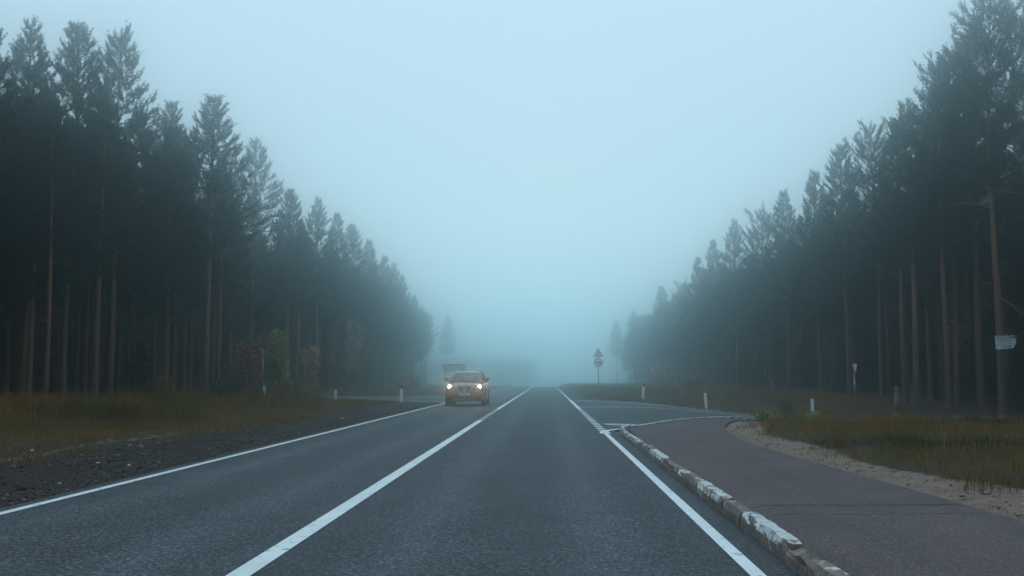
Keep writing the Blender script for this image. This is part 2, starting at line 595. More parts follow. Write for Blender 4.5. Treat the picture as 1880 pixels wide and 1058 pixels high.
# road markings
mark = bpy.data.objects.new('road_markings', None); link(mark); tag(mark, kind='structure')
ln = lambda x, a, b, st=2.0: np.stack([np.full(max(2, int((b - a) / st) + 1), x), np.linspace(a, b, max(2, int((b - a) / st) + 1))], 1)
stripe(ln(-5.16, -15, 51.6), .11, 'edge_line', M['line'], mark, hfun=HR)
stripe(ln(-5.16, 86, 330), .11, 'edge_line', M['line'], mark, hfun=HR)
stripe(ln(-2.0, -15, 30.6), .16, 'centre_line', M['line'], mark, hfun=HR)
for k in range(8): stripe(ln(-2.0, 31.3 + k * 1.2, 31.3 + k * 1.2 + .5), .16, 'line_dash', M['line'], mark, hfun=HR)
stripe(ln(-2.0, 40.7, 330), .16, 'centre_line', M['line'], mark, hfun=HR)
stripe(ln(1.37, -15, 23.4), .105, 'edge_line', M['line'], mark, hfun=HR)
for k in range(18): stripe(ln(1.37, 24.5 + k * .92, 24.5 + k * .92 + .44), .2, 'line_dash', M['line'], mark, hfun=HR)
stripe(ln(1.37, 41.2, 57.6), .17, 'edge_line', M['line'], mark, hfun=HR)
stripe(ln(1.37, 57.6, 330), .11, 'edge_line', M['line'], mark, hfun=HR)
HJ = lambda x, y: np.maximum(H(x, y), crest(y) - 5) if False else np.where(np.asarray(x) < 1.7, crest(y), H(x, y) - .11 * sstep(1.75, 1.8, x) * (1 - sstep(21.5, 28, y)) * (np.asarray(y) < 26))
stripe(smooth_poly([(1.37, 23.2), (1.36, 23.9), (1.42, 24.35), (1.55, 24.72), (1.72, 25.05), (1.98, 25.5)], 14), np.linspace(.26, .1, 14), 'corner_line', M['line'], mark, .03, hfun=HJ)
# side road lines: far edge, centre, and along the left mouth
off_far = smooth_poly([(p[0] + .0, p[1] - .35) for p in R_FAR], 60)
stripe(off_far[:50], .38, 'edge_line', M['line'], mark, .034)
stripe(resample([(1.5, 44.0), (4, 44.6), (7, 45.0), (10, 45.2), (16, 45.3), (30, 45.3)], 60), .36, 'centre_line', M['line'], mark, .034)
stripe(smooth_poly([(-5.16, 51.6), (-5.9, 54.2), (-7.2, 57.7), (-9.2, 61.4), (-11.5, 64.0), (-14, 65.4), (-17, 65.8), (-24, 66.0)], 40), .11, 'edge_line', M['line'], mark)
stripe(smooth_poly([(-5.16, 86), (-5.6, 83.6), (-6.6, 80.2), (-8.2, 77.5), (-10.4, 75.7), (-13, 74.8), (-17, 74.6), (-24, 74.6)], 40), .11, 'edge_line', M['line'], mark)
stripe(resample([(-5.6, 69.6), (-12, 70.1), (-24, 70.3)], 12), .1, 'centre_line', M['line'], mark)

# wet film at the mouth of the side road, by the kerb
def puddle(cx, cy, rx, ry, rot, seed):
    rg = np.random.default_rng(seed)
    a = np.linspace(0, 2 * math.pi, 36, endpoint=False)
    r = 1 + .18 * np.sin(2 * a + rg.uniform(0, 6)) + .12 * np.sin(3 * a + rg.uniform(0, 6)) + .07 * np.sin(7 * a)
    px, py = rx * r * np.cos(a), ry * r * np.sin(a)
    x = cx + px * math.cos(rot) - py * math.sin(rot); y = cy + px * math.sin(rot) + py * math.cos(rot)
    x, y = np.r_[x, cx], np.r_[y, cy]
    v = np.stack([x, y, H(x, y) + .022], 1)
    f = np.array([(i, (i + 1) % 36, 36) for i in range(36)])
    o = link(bpy.data.objects.new('puddle', mesh_np('puddle', v, f, [M['puddle']])))
    tag(o, 'thin wet film on the side road by the kerb corner', kind='structure')
puddle(2.1, 27.6, .38, 1.0, .45, 3)

# cracks across the footpath
def crack(y0, amp, w, seed):
    rg = np.random.default_rng(seed)
    n = 40
    x = np.linspace(interp_poly(PATH_L, y0) + .06, interp_poly(PATH_R, y0) - .05, n)
    y = y0 + np.cumsum(rg.normal(0, amp, n)) + .06 * np.sin(x * 2)
    stripe(np.stack([x, y], 1), w * (.5 + rg.random(n)), 'crack', M['crack'], path, .026)
crack(9.45, .006, .022, 1); crack(8.85, .006, .014, 2); crack(16.6, .01, .014, 3); crack(12.4, .01, .012, 4)
crack(30.0, .01, .02, 5); crack(26.8, .01, .01, 6)

# ------------------------------------------------------------------ kerb of separate stones
def kerb_paint(name, white, lo, hi):
    m, N, L, p = new_mat(name)
    tc = N.new('ShaderNodeTexCoord').outputs['Object']
    oi = N.new('ShaderNodeObjectInfo')
    ad = N.new('ShaderNodeVectorMath'); ad.operation = 'ADD'
    L.new(tc, ad.inputs[0])
    sc = N.new('ShaderNodeVectorMath'); sc.operation = 'SCALE'; sc.inputs['Scale'].default_value = 37.0
    cb = N.new('ShaderNodeCombineXYZ'); L.new(oi.outputs['Random'], cb.inputs[0]); L.new(oi.outputs['Random'], cb.inputs[1])
    L.new(cb.outputs[0], sc.inputs[0]); L.new(sc.outputs[0], ad.inputs[1])
    v = ad.outputs[0]
    n1 = noise(N, L, 4.5, 8, v, .68)
    n2 = noise(N, L, 24, 6, v, .65)
    n3 = noise(N, L, 2.1, 4, v)
    conc = ramp(N, L, n2, [(.3, (.085, .066, .055)), (.5, (.21, .17, .145)), (.72, (.33, .285, .255))])
    conc = mixc(N, L, 1.0, conc, ramp(N, L, n3, [(.3, (.55, .5, .46)), (.7, (1.2, 1.1, 1.08))]), 'MULTIPLY')
    wh = ramp(N, L, n2, [(.3, (.36, .35, .34)), (.62, (.68, .68, .67))])
    # the paint has lasted on top and flaked off the face the wheels splash
    g = N.new('ShaderNodeNewGeometry')
    sx = N.new('ShaderNodeSeparateXYZ'); L.new(g.outputs['True Normal'], sx.inputs[0])
    mm = N.new('ShaderNodeMath'); mm.operation = 'MULTIPLY_ADD'
    mm.inputs[1].default_value, mm.inputs[2].default_value = .17, -.08
    L.new(sx.outputs[2], mm.inputs[0])
    a2 = N.new('ShaderNodeMath'); a2.operation = 'ADD'
    L.new(n1, a2.inputs[0]); L.new(mm.outputs[0], a2.inputs[1])
    f = ramp(N, L, a2.outputs[0], [(lo, (0, 0, 0)), (hi, (1, 1, 1))])
    L.new(mixc(N, L, f, conc, wh), p.inputs['Base Color'])
    p.inputs['Roughness'].default_value = .85
    b = N.new('ShaderNodeBump'); b.inputs['Strength'].default_value = .7; b.inputs['Distance'].default_value = .0094
    L.new(n2, b.inputs['Height']); L.new(b.outputs['Normal'], p.inputs['Normal'])
    return m


M['kerb_white'] = kerb_paint('chipped_white_kerb', True, .475, .53)
M['kerb_flaked'] = kerb_paint('flaked_kerb', True, .53, .58)
M['kerb_bare'] = kerb_paint('bare_kerb', False, .66, .7)
kerb = bpy.data.objects.new('kerb', None); link(kerb)
tag(kerb, 'broken kerb of stones painted white in turns', kind='structure')


def kerb_stone(p0, p1, mat, top, seed, label=None, broken=0.0):
    rg = np.random.default_rng(seed)
    p0, p1 = np.array(p0), np.array(p1)
    Ln = np.linalg.norm(p1 - p0)
    d = (p1 - p0) / Ln; nrm = np.array([d[1], -d[0]])        # towards the footpath
    prof = [(-.066, -.1), (-.066, top * .55), (-.060, top - .042), (-.036, top - .004), (0, top), (.054, top - .002), (.066, top - .012), (.066, -.1)]
    ns = max(5, int(Ln / .11))
    v = []
    gap = .013
    for i in range(ns + 1):
        s = gap + (Ln - 2 * gap) * i / ns
        e = min(i, ns - i)
        for j, (u, z) in enumerate(prof):
            q = 0.0
            if 1 <= j <= 6:
                q = rg.normal(0, .003) - (rg.random() < .2) * rg.uniform(0, .022) * (j in (2, 3))
                if e == 0: q -= rg.uniform(.004, .02)
                if broken: q -= broken * rg.random() * (1 if j in (2, 3, 4, 5) else .2)
            zz = z + (q if j >= 2 else 0)
            uu = u - (q if j in (1, 2) else 0) * .8
            P = p0 + d * s + nrm * uu
            v.append((P[0] - p0[0], P[1] - p0[1], zz))
    m = len(prof)
    f = [(i * m + j, i * m + j + 1, (i + 1) * m + j + 1, (i + 1) * m + j) for i in range(ns) for j in range(m - 1)]
    me = bpy.data.meshes.new('kerb_stone')
    me.from_pydata(v, [], f + [tuple(range(m))[::-1], tuple(ns * m + j for j in range(m))])
    me.materials.append(mat); me.update()
    o = link(bpy.data.objects.new('kerb_stone', me), kerb)
    o.location = (p0[0], p0[1], float(crest(p0[1])) + .02)
    if label: o['label'] = label
    return o


ky = [2.2, 3.1, 4.0, 4.9, 6.55, 7.15, 8.85, 9.7, 11.35, 12.35, 12.95, 14.65, 16.6, 17.35, 18.6, 20.2, 21.6, 22.7]
km = 'wbwbwwbwbfbwwbfbf'
km = ['bare', 'white', 'bare', 'bare', 'bare', 'white', 'bare', 'white', 'bare', 'flaked', 'bare', 'white', 'bare', 'bare', 'flaked', 'flaked', 'flaked']
for i, k in enumerate(km):
    xa = KERB_X + random.uniform(-.012, .012)
    kerb_stone((xa, ky[i]), (xa + random.uniform(-.01, .01), ky[i + 1]), M['kerb_' + k], .138 + random.uniform(-.008, .008), i + 5,
               {'white': 'kerb stone with chipped white paint', 'flaked': 'kerb stone with flaked remains of white paint'}.get(k), .05 if k == 'bare' and i in (4, 10, 13) else (.03 if k == 'flaked' else 0))
curve = resample([(KERB_X, 22.7), (1.79, 23.9), (1.93, 24.9), (2.2, 26.0)] + R_NEAR[2:8], 20)
for i in range(len(curve) - 1):
    y_ = curve[i][1]
    tp = float(.11 * (1 - sstep(23.5, 27, y_)) + .03)
    st = kerb_stone(curve[i], curve[i + 1], M['kerb_white'] if i > 1 else M['kerb_flaked'], tp, 60 + i, 'kerb stone with chipped white paint')
    base = float(H(curve[i][0], y_)) - float(.11 * sstep(1.75, 1.8, curve[i][0]) * (1 - sstep(21.5, 28, y_)))
    st.location.z = base + .02

# ------------------------------------------------------------------ pines
def tri_needles(c, d, k, ln, w, spread, rg):
    n = len(c)
    dd = np.repeat(d, k, 0) + rg.normal(0, spread, (n * k, 3))
    dd /= np.linalg.norm(dd, axis=1)[:, None] + 1e-9
    cc = np.repeat(c, k, 0) + rg.normal(0, .022, (n * k, 3))
    L_ = ln * rg.uniform(.7, 1.25, (n * k, 1))
    sd = np.cross(dd, rg.normal(0, 1, (n * k, 3)))
    sd /= np.linalg.norm(sd, axis=1)[:, None] + 1e-9
    v = np.stack([cc - sd * w / 2, cc + sd * w / 2, cc + dd * L_], 1).reshape(-1, 3)
    return v


def tube_np(P, rad, n=3):
    """P (m,3) centreline -> verts, quads"""
    m = len(P)
    t = np.gradient(P, axis=0)
    t /= np.linalg.norm(t, axis=1)[:, None] + 1e-9
    a = np.where(np.abs(t[:, 2:3]) < .9, np.array([[0, 0, 1.0]]), np.array([[1.0, 0, 0]]))
    u = np.cross(t, a); u /= np.linalg.norm(u, axis=1)[:, None] + 1e-9
    w = np.cross(t, u)
    an = 2 * np.pi * np.arange(n) / n
    v = P[:, None, :] + (u[:, None, :] * np.cos(an)[None, :, None] + w[:, None, :] * np.sin(an)[None, :, None]) * np.asarray(rad)[:, None, None]
    i = np.arange(m - 1)[:, None] * n; k = np.arange(n)[None, :]
    f = np.stack([(i + k), (i + n + k), (i + n + (k + 1) % n), (i + (k + 1) % n)], -1).reshape(-1, 4)
    return v.reshape(-1, 3), f


def pine(seed, Ht, zb, Rc, style='pine', r0=.17, dens=1.0, dead=10):
    """meshes of a trunk and a crown, base at the origin"""
    rg = np.random.default_rng(seed)
    ph = rg.uniform(0, 6.28, 4); am = rg.uniform(.03, .14, 2) * (Ht / 18)
    def ax(z):
        z = np.asarray(z, dtype=float); q = z / Ht
        return np.stack([am[0] * np.sin(q * 5 + ph[0]) * q * 1.5 + am[1] * q * np.sin(ph[2]), am[1] * np.sin(q * 4 + ph[1]) * q * 1.5 + am[0] * q * np.cos(ph[3]), z], -1)
    zz = np.r_[-.3, .0, .25, np.linspace(.8, Ht - .05, 22)]
    q = np.clip(zz / Ht, 0, 1)
    rad = r0 * (1 - q) ** .8 * (1 + .45 * np.exp(-np.clip(zz, 0, None) / .3)) + .012
    tv, tf = tube_np(ax(zz), rad, 9)
    TV, TF, base = [tv], [tf], len(tv)
    for _ in range(dead):           # dead lower limbs
        z = rg.uniform(zb * .3, zb * 1.05); a = rg.uniform(0, 6.28); L_ = rg.uniform(.4, 2.2) * (Rc / 2.4)
        s = np.linspace(0, 1, 5)
        e = rg.uniform(-.35, .25)
        P = ax(z)[None, :] + np.stack([np.cos(a) * s * L_, np.sin(a) * s * L_, e * s * L_ + rg.uniform(-.25, .2) * s * s * L_], 1) + rg.normal(0, .02, (5, 3)) * s[:, None]
        v, f = tube_np(P, .022 * (1 - .75 * s) * (L_ / 1.5 + .4), 3)
        TV.append(v); TF.append(f + base); base += len(v)
    trunk = mesh_np('trunk', np.concatenate(TV), np.concatenate(TF), [M['bark']], smooth=True)
    # crown: whorls of limbs carrying twigs carrying needle tufts
    LV, LF, lb = [], [], 0
    C, D = [], []
    z = zb
    while z < Ht - .25:
        t = (z - zb) / (Ht - zb)
        if style == 'spruce':
            prof = Rc * (1 - t) ** .85
            el0 = -.28 + .75 * t
        elif style == 'old':        # rounder, ragged crown
            prof = Rc * min(1, .35 + t / .35) * math.sqrt(max(0, 1 - t ** 2.4)) * rg.uniform(.55, 1.15)
            el0 = .12 + .75 * t
        else:
            prof = Rc * min(1, .6 + t / .3) * (1 - t) ** .9 * 1.16 * rg.uniform(.9, 1.1)
            el0 = -.02 + .85 * t ** 1.1
        nb = rg.integers(4, 7) if style != 'old' else rg.integers(3, 6)
        a0 = rg.uniform(0, 6.28)
        for b in range(nb):
            a = a0 + 6.28 * b / nb + rg.normal(0, .25)
            if style != 'spruce' and rg.random() < .1: continue
            L_ = prof * (rg.uniform(.72, 1.12) if style == 'pine' else rg.uniform(.5, 1.2)) + (.22 if style == 'spruce' else .14 + .2 * (1 - t))
            e = el0 + rg.normal(0, .12)
            curv = rg.uniform(.2, .6) if style != 'spruce' else rg.uniform(.05, .25)
            s = np.linspace(0, 1, 6)
            dirh = np.array([math.cos(a), math.sin(a), 0])
            zz0 = z + rg.uniform(-.15, .15)
            P = ax(zz0)[None, :] + dirh[None, :] * (s * L_ * math.cos(e))[:, None]
            P[:, 2] += s * L_ * math.sin(e) + curv * L_ * s * s * .6
            P += rg.normal(0, .03 * L_ / 2, (6, 3)) * s[:, None]
            v, f = tube_np(P, (.012 + .012 * L_) * (1 - .85 * s) + .004, 3)
            LV.append(v); LF.append(f + lb); lb += len(v)
            ntw = int((3 + L_ * 8) * dens)
            su = rg.uniform(.22, 1, ntw) ** .8
            base_ = np.stack([np.interp(su, s, P[:, k]) for k in range(3)], 1)
            sg = np.where(rg.random(ntw) < .5, -1, 1) * rg.uniform(.35, 1.25, ntw)
            up = rg.normal(.34 if style != 'spruce' else -.1, .25, ntw)
            td = np.stack([np.cos(a + sg), np.sin(a + sg), up], 1)
            td /= np.linalg.norm(td, axis=1)[:, None]
            tl = (L_ * .3 * (1.15 - su) + (.035 + .07 * min(L_, 1.6))) * rg.uniform(.6, 1.2, ntw)
            for uu in (.3, .6, .9):
                C.append(base_ + td * (tl * uu)[:, None])
                d2 = td.copy(); d2[:, 2] += .25 if style != 'spruce' else .0
                D.append(d2)
            if style == 'spruce':
                C.append(P[-1:]); D.append((P[-1:] - P[-2:-1]) / (np.linalg.norm(P[-1] - P[-2]) + 1e-6))
            else:               # upturned shoots at the end of every twig, as pines carry them
                tip = np.concatenate([base_ + td * tl[:, None], P[-1:], P[-2:-1]])
                nt_ = len(tip)
                ud = np.stack([.45 * np.cos(a) + rg.normal(0, .22, nt_), .45 * np.sin(a) + rg.normal(0, .22, nt_), np.full(nt_, 1.0)], 1)
                ud /= np.linalg.norm(ud, axis=1)[:, None]
                sl = rg.uniform(.16, .42, nt_) * (.8 + .4 * t)
                for uu in (.1, .45, .8):
                    C.append(tip + ud * (sl * uu)[:, None]); D.append(ud)
        z += rg.uniform(.24, .42) * (1 if style != 'spruce' else .75) * (Ht / 18) ** .5
    zt = np.linspace(Ht - 1.2, Ht - .02, 26)
    C.append(ax(zt)); D.append(np.stack([np.cos(zt * 40) * .7, np.sin(zt * 40) * .7, 0 * zt + .75], 1))
    C, D = np.concatenate(C), np.concatenate(D)
    nv = tri_needles(C, D, 8, .115, .022, .42, rg)
    nf = np.arange(len(nv)).reshape(-1, 3)
    lv, lf = np.concatenate(LV), np.concatenate(LF)
    V = np.concatenate([lv, nv])
    crown = mesh_np('crown', V, [lf, nf + len(lv)], [M['limb'], M['needle_spruce' if style == 'spruce' else 'needle']],
                    fmat=np.r_[np.zeros(len(lf), dtype=np.int32), np.ones(len(nf), dtype=np.int32)])
    return trunk, crown


KINDS = {}
for k_, a_ in dict(
        p0=(1, 18, 8.2, 2.3, 'pine', .17, 1.0, 12), p1=(2, 18, 7.0, 2.6, 'pine', .19, 1.0, 14), p2=(3, 18, 9.0, 2.1, 'pine', .15, 1.0, 12),
        p3=(4, 18, 6.2, 2.5, 'pine', .18, 1.05, 10), p4=(5, 18, 10.2, 2.2, 'pine', .16, .9, 16), p5=(6, 18, 5.0, 2.7, 'pine', .17, 1.05, 8),
        o0=(7, 20, 8.8, 3.1, 'old', .19, 1.0, 16), o1=(8, 20, 10.5, 2.8, 'old', .18, .95, 16), o2=(9, 20, 7.5, 3.0, 'old', .2, 1.0, 14),
        s0=(10, 5.2, .5, 1.35, 'spruce', .06, .9, 0), s1=(12, 8, .8, 1.6, 'spruce', .09, .8, 0)).items():
    KINDS[k_] = (a_[1], pine(*a_))

GR_L, GR_R = 'pines of the forest beyond the gravel verge', 'pines of the forest beyond the side road mouth'
MASTER = {}


def tree(kind, x, y, h, label, group=None, rz=None, name='pine_tree', wide=1.0):
    h0, (tm, cm) = KINDS[kind]
    s = h / h0
    z = float(ground_z(x, y)) - .03
    root = thing(name, label, 'tree', (x, y, z), random.uniform(0, 6.28) if rz is None else rz, group)
    root.scale = (s * wide, s * wide, s)
    t = link(bpy.data.objects.new('trunk', tm), root)
    c = link(bpy.data.objects.new('crown', cm), root)
    MASTER.setdefault(kind, (t, c))
    return root


# the pines that can be told apart along the front of the left forest
LEFT = [
    ('p0', -25.2, 47.0, 18.6, 'tall open-topped pine at the very edge of the view, beyond the gravel verge'),
    ('p1', -23.9, 48.6, 19.3, 'tall broad pine with thick trunk, second along the forest past the gravel verge'),
    ('p4', -22.4, 50.6, 19.7, 'tall slim-topped pine whose crown shows sky, beside the broad thick-trunked pine'),
    ('p2', -22.9, 54.6, 16.4, 'lower pine tucked beside the tall slim-topped pine'),
    ('p2', -22.9, 59.0, 17.9, 'thin pointed pine with narrow crown, just before the big orange-trunked pine'),
    ('p4', -22.6, 61.5, 17.0, 'lower pine half behind the big orange-trunked pine'),
    ('p2', -18.8, 54.6, 17.0, 'big pine with bare orange-brown trunk standing out in front of the forest edge'),
    ('p4', -23.4, 78.2, 20.6, 'tall airy pine with light crown on the far side road corner behind the car'),
    ('p1', -21.0, 80.2, 16.8, 'bushy pine on the far corner of the side road, behind the autumn bushes'),
    ('p0', -20.9, 90.0, 17.6, 'pointed pine standing a little above its neighbours past the far side road corner'),
    ('p3', -20.8, 97.0, 17.3, 'dense pine right after the pointed pine past the side road'),
    ('p1', -21.2, 107.0, 18.0, 'tall pine above the beige birch at the forest edge'),
    ('p2', -20.6, 114.0, 17.0, 'slim misty pine after the one above the beige birch'),
    ('p5', -20.7, 126.0, 16.8, 'dense misty pine, mid way to where the forest vanishes in fog'),
    ('p0', -21.2, 137.0, 17.0, 'pale misty pine with pointed crown farther along the verge'),
    ('p3', -21.6, 149.0, 16.6, 'foggy grey pine where the forest edge drops towards the road'),
    ('p1', -22.8, 171.0, 15.6, 'very pale pine near the fading end of the forest edge'),
    ('p2', -24.0, 192.0, 15.2, 'barely visible slim pine near the fading end of the forest edge'),
    ('p0', -25.0, 252.0, 18.6, 'lone faint pine standing apart in the fog above the car'),
]
RIGHT = [
    ('o1', 24.0, 53.6, 22.6, 'tall old pine that carries the nailed advertisement board'),
    ('o0', 25.6, 52.8, 21.6, 'old ragged pine at the view edge beyond the board tree'),
    ('o2', 24.2, 56.6, 20.8, 'ragged broad old pine close behind the board tree'),
    ('o0', 23.3, 57.6, 19.6, 'old pine with twin orange trunk between the forked dead sapling and the board'),
    ('o1', 22.0, 55.6, 17.6, 'slim old pine with thin orange trunk above the dark log'),
    ('p3', 22.4, 59.2, 15.2, 'low dense pine beside the group of old ragged pines'),
    ('o2', 21.6, 65.2, 17.4, 'pine with broad uneven top, the highest of the middle group beyond the yield sign'),
    ('p1', 20.8, 69.4, 17.5, 'pointed pine with full crown next to the highest of the middle group'),
    ('p5', 20.4, 75.0, 16.6, 'full green pine beyond the white posts, after the middle group'),
    ('p2', 20.7, 86.0, 17.0, 'narrow pine rising alone above the canopy past the white posts'),
    ('o0', 20.5, 94.0, 16.2, 'round-topped misty pine after the narrow lone one'),
    ('p0', 20.2, 106.0, 17.8, 'misty pine with drooping tips above the leaning dead snag'),
    ('p3', 19.6, 116.0, 16.8, 'dense misty pine with jagged side near the pale roadside bush'),
    ('p5', 19.3, 126.0, 16.2, 'misty pine with low branches behind the pale roadside bush'),
    ('p1', 19.1, 166.0, 16.4, 'pale grey pine where the canopy bulges behind the bend sign'),
    ('p2', 17.8, 202.0, 14.9, 'very faint pine just beside the bend warning sign'),
    ('p0', 17.0, 242.0, 16.0, 'last faint pine before the fog at the bend warning sign'),
]
for k, x, y, h, lab in LEFT: tree(k, x, y, h, lab, GR_L, wide=1.3 if lab.startswith('big pine') else 1.0)
for k, x, y, h, lab in RIGHT: tree(k, x, y, h, lab, GR_R)
front = [(x, y) for _, x, y, _, _ in LEFT + RIGHT]
pk = ['p0', 'p1', 'p2', 'p3', 'p4', 'p5']


def free(x, y, d):
    return all((x - a) ** 2 + (y - b) ** 2 > d * d for a, b in front)


def in_side_road(x, y, m=1.5):
    return (x > 0 and 41 - m < y < 50.2 + m) or (x < 0 and 65.6 - m < y < 75 + m)


def fill(side, n, rows, ymin, ymax, group):
    k = 0
    tries = 0
    while k < n and tries < 20000:
        tries += 1
        y = ymin + (ymax - ymin) * random.random() ** 1.35
        x = random.uniform(*rows)
        if abs(x) / max(y, 1) > (.60 if side < 0 else .52): continue
        if in_side_road(side * x, y) or not free(side * x, y, 1.5): continue
        if side < 0 and y > 130 and x < 21 + (y - 130) * .045: continue
        front.append((side * x, y))
        h = random.uniform(12.2, 15.2) if x < 24 else random.uniform(12.8, 16)
        if side > 0 and y < 60: h += 2.5
        kind = random.choice(pk if side < 0 or random.random() < .5 else ['o0', 'o1', 'o2', 'p3', 'p1'])
        tree(kind, side * x, y, h, lab_pine(kind, side * x, y), group)
        k += 1


REF = {}
for lst, refs in ((LEFT, ['the open-topped pine at the view edge', 'the thick-trunked broad pine', 'the tall slim-topped pine', 'the lower pine by the slim-topped one',
                          'the thin pointed pine', 'the half-hidden pine by the orange trunk', 'the big orange-trunked pine', 'the airy pine on the far corner',
                          'the bushy pine behind the autumn bushes', 'the pointed pine past the far corner', 'the dense pine past the side road',
                          'the pine above the beige birch', 'the slim misty pine', 'the dense misty pine', 'the pale pointed misty pine',
                          'the foggy grey pine', 'the very pale verge pine', 'the barely visible slim pine', 'the lone faint pine']),
                  (RIGHT, ['the board pine', 'the ragged view-edge pine', 'the broad old pine by the board', 'the twin-trunked old pine', 'the slim pine above the log',
                           'the low dense pine', 'the highest middle pine', 'the pointed full-crowned pine', 'the full green pine', 'the narrow lone pine',
                           'the round-topped misty pine', 'the drooping misty pine', 'the jagged misty pine', 'the pine behind the pale bush',
                           'the bulging grey pine', 'the faint pine by the bend sign', 'the last faint pine'])):
    for (k, x, y, h, l), r in zip(lst, refs): REF[(x, y)] = r
LOOK = dict(p0='pointed', p1='broad', p2='slender', p3='bushy', p4='sparse', p5='low-branched', o0='ragged', o1='gnarled', o2='round-crowned')
ORD = ['', 'second ', 'third ', 'fourth ', 'fifth ', 'sixth ', 'seventh ', 'eighth ', 'ninth ', 'tenth ']
SEEN = {}


def lab_pine(kind, x, y):
    (fx_, fy_), ref = min(REF.items(), key=lambda q: (q[0][0] - x) ** 2 + .35 * (q[0][1] - y) ** 2 + (1e6 if q[0][0] * x < 0 else 0))
    rel = 'deeper in behind' if abs(x) - abs(fx_) > 2.2 else ('just beyond' if y > fy_ else 'just before')
    base = f'{LOOK[kind]} pine {rel} {ref}'
    n_ = SEEN.get(base, 0); SEEN[base] = n_ + 1
    return ORD[min(n_, 9)] + base


fill(-1, 46, (20.3, 24.5), 40, 205, GR_L)
fill(-1, 60, (23.5, 31), 44, 160, GR_L)
fill(1, 60, (19.8, 23.5), 56, 250, GR_R)
fill(1, 60, (23.5, 31), 56.5, 160, GR_R)
for s_ in ('s0', 's1', 'o2', 'o1', 'o0', 'p0', 'p1', 'p2', 'p3', 'p4', 'p5'):
    pass

board_pine = next(o for o in COL.objects if o.get('label', '').startswith('tall old pine that carries'))
board_pine.rotation_euler.z = 0
def dead_limb(pts, r):
    mb = MB(); mb.tube(pts, r, 6)
    for f_ in (.45, .7):
        k = int(f_ * (len(pts) - 1)); p = Vector(pts[k])
        mb.tube([p, p + Vector((-.25, .1, -.28)), p + Vector((-.5, .1, -.3))], [.014, .009, .004], 4)
    o = mb.build('dead_branch', M['pale_limb'], board_pine, True)
    o['label'] = 'bare pale dead branch reaching out of the trunk'
M['pale_limb'] = simple('pale_dead_limb', (.26, .22, .20), .85, vary=.2)
dead_limb([(0, -.1, 9.6), (-.5, -.2, 9.9), (-1.2, -.3, 10.0), (-1.9, -.35, 9.95), (-2.7, -.4, 9.98)], [.032, .028, .022, .014, .005])
dead_limb([(.1, -.1, 8.9), (.5, -.2, 8.7), (.9, -.25, 8.35), (1.4, -.3, 8.1)], [.026, .022, .014, .005])

# a few young spruces one can tell apart under the pines
YS = [('s0', -21.5, 52.0, 3.2, 'young dark spruce under the tall pines beyond the gravel verge'),
      ('s0', -20.2, 88.0, 4.0, 'young spruce beneath the pointed pine past the side road'),
      ('s1', 20.3, 78.0, 5.2, 'young spruce under the full green pine beyond the white posts'),
      ('s0', 22.5, 60.8, 3.0, 'small spruce in the shade behind the sawn tree stump'),
      ('s1', -22.3, 101.0, 6.0, 'taller young spruce in the misty row above the beige birch'),
      ('s1', 19.8, 98.0, 6.2, 'taller young spruce behind the leaning dead snag')]
for k, x, y, h, lab in YS: tree(k, x, y, h, lab, 'young spruces under the pines', name='young_spruce')


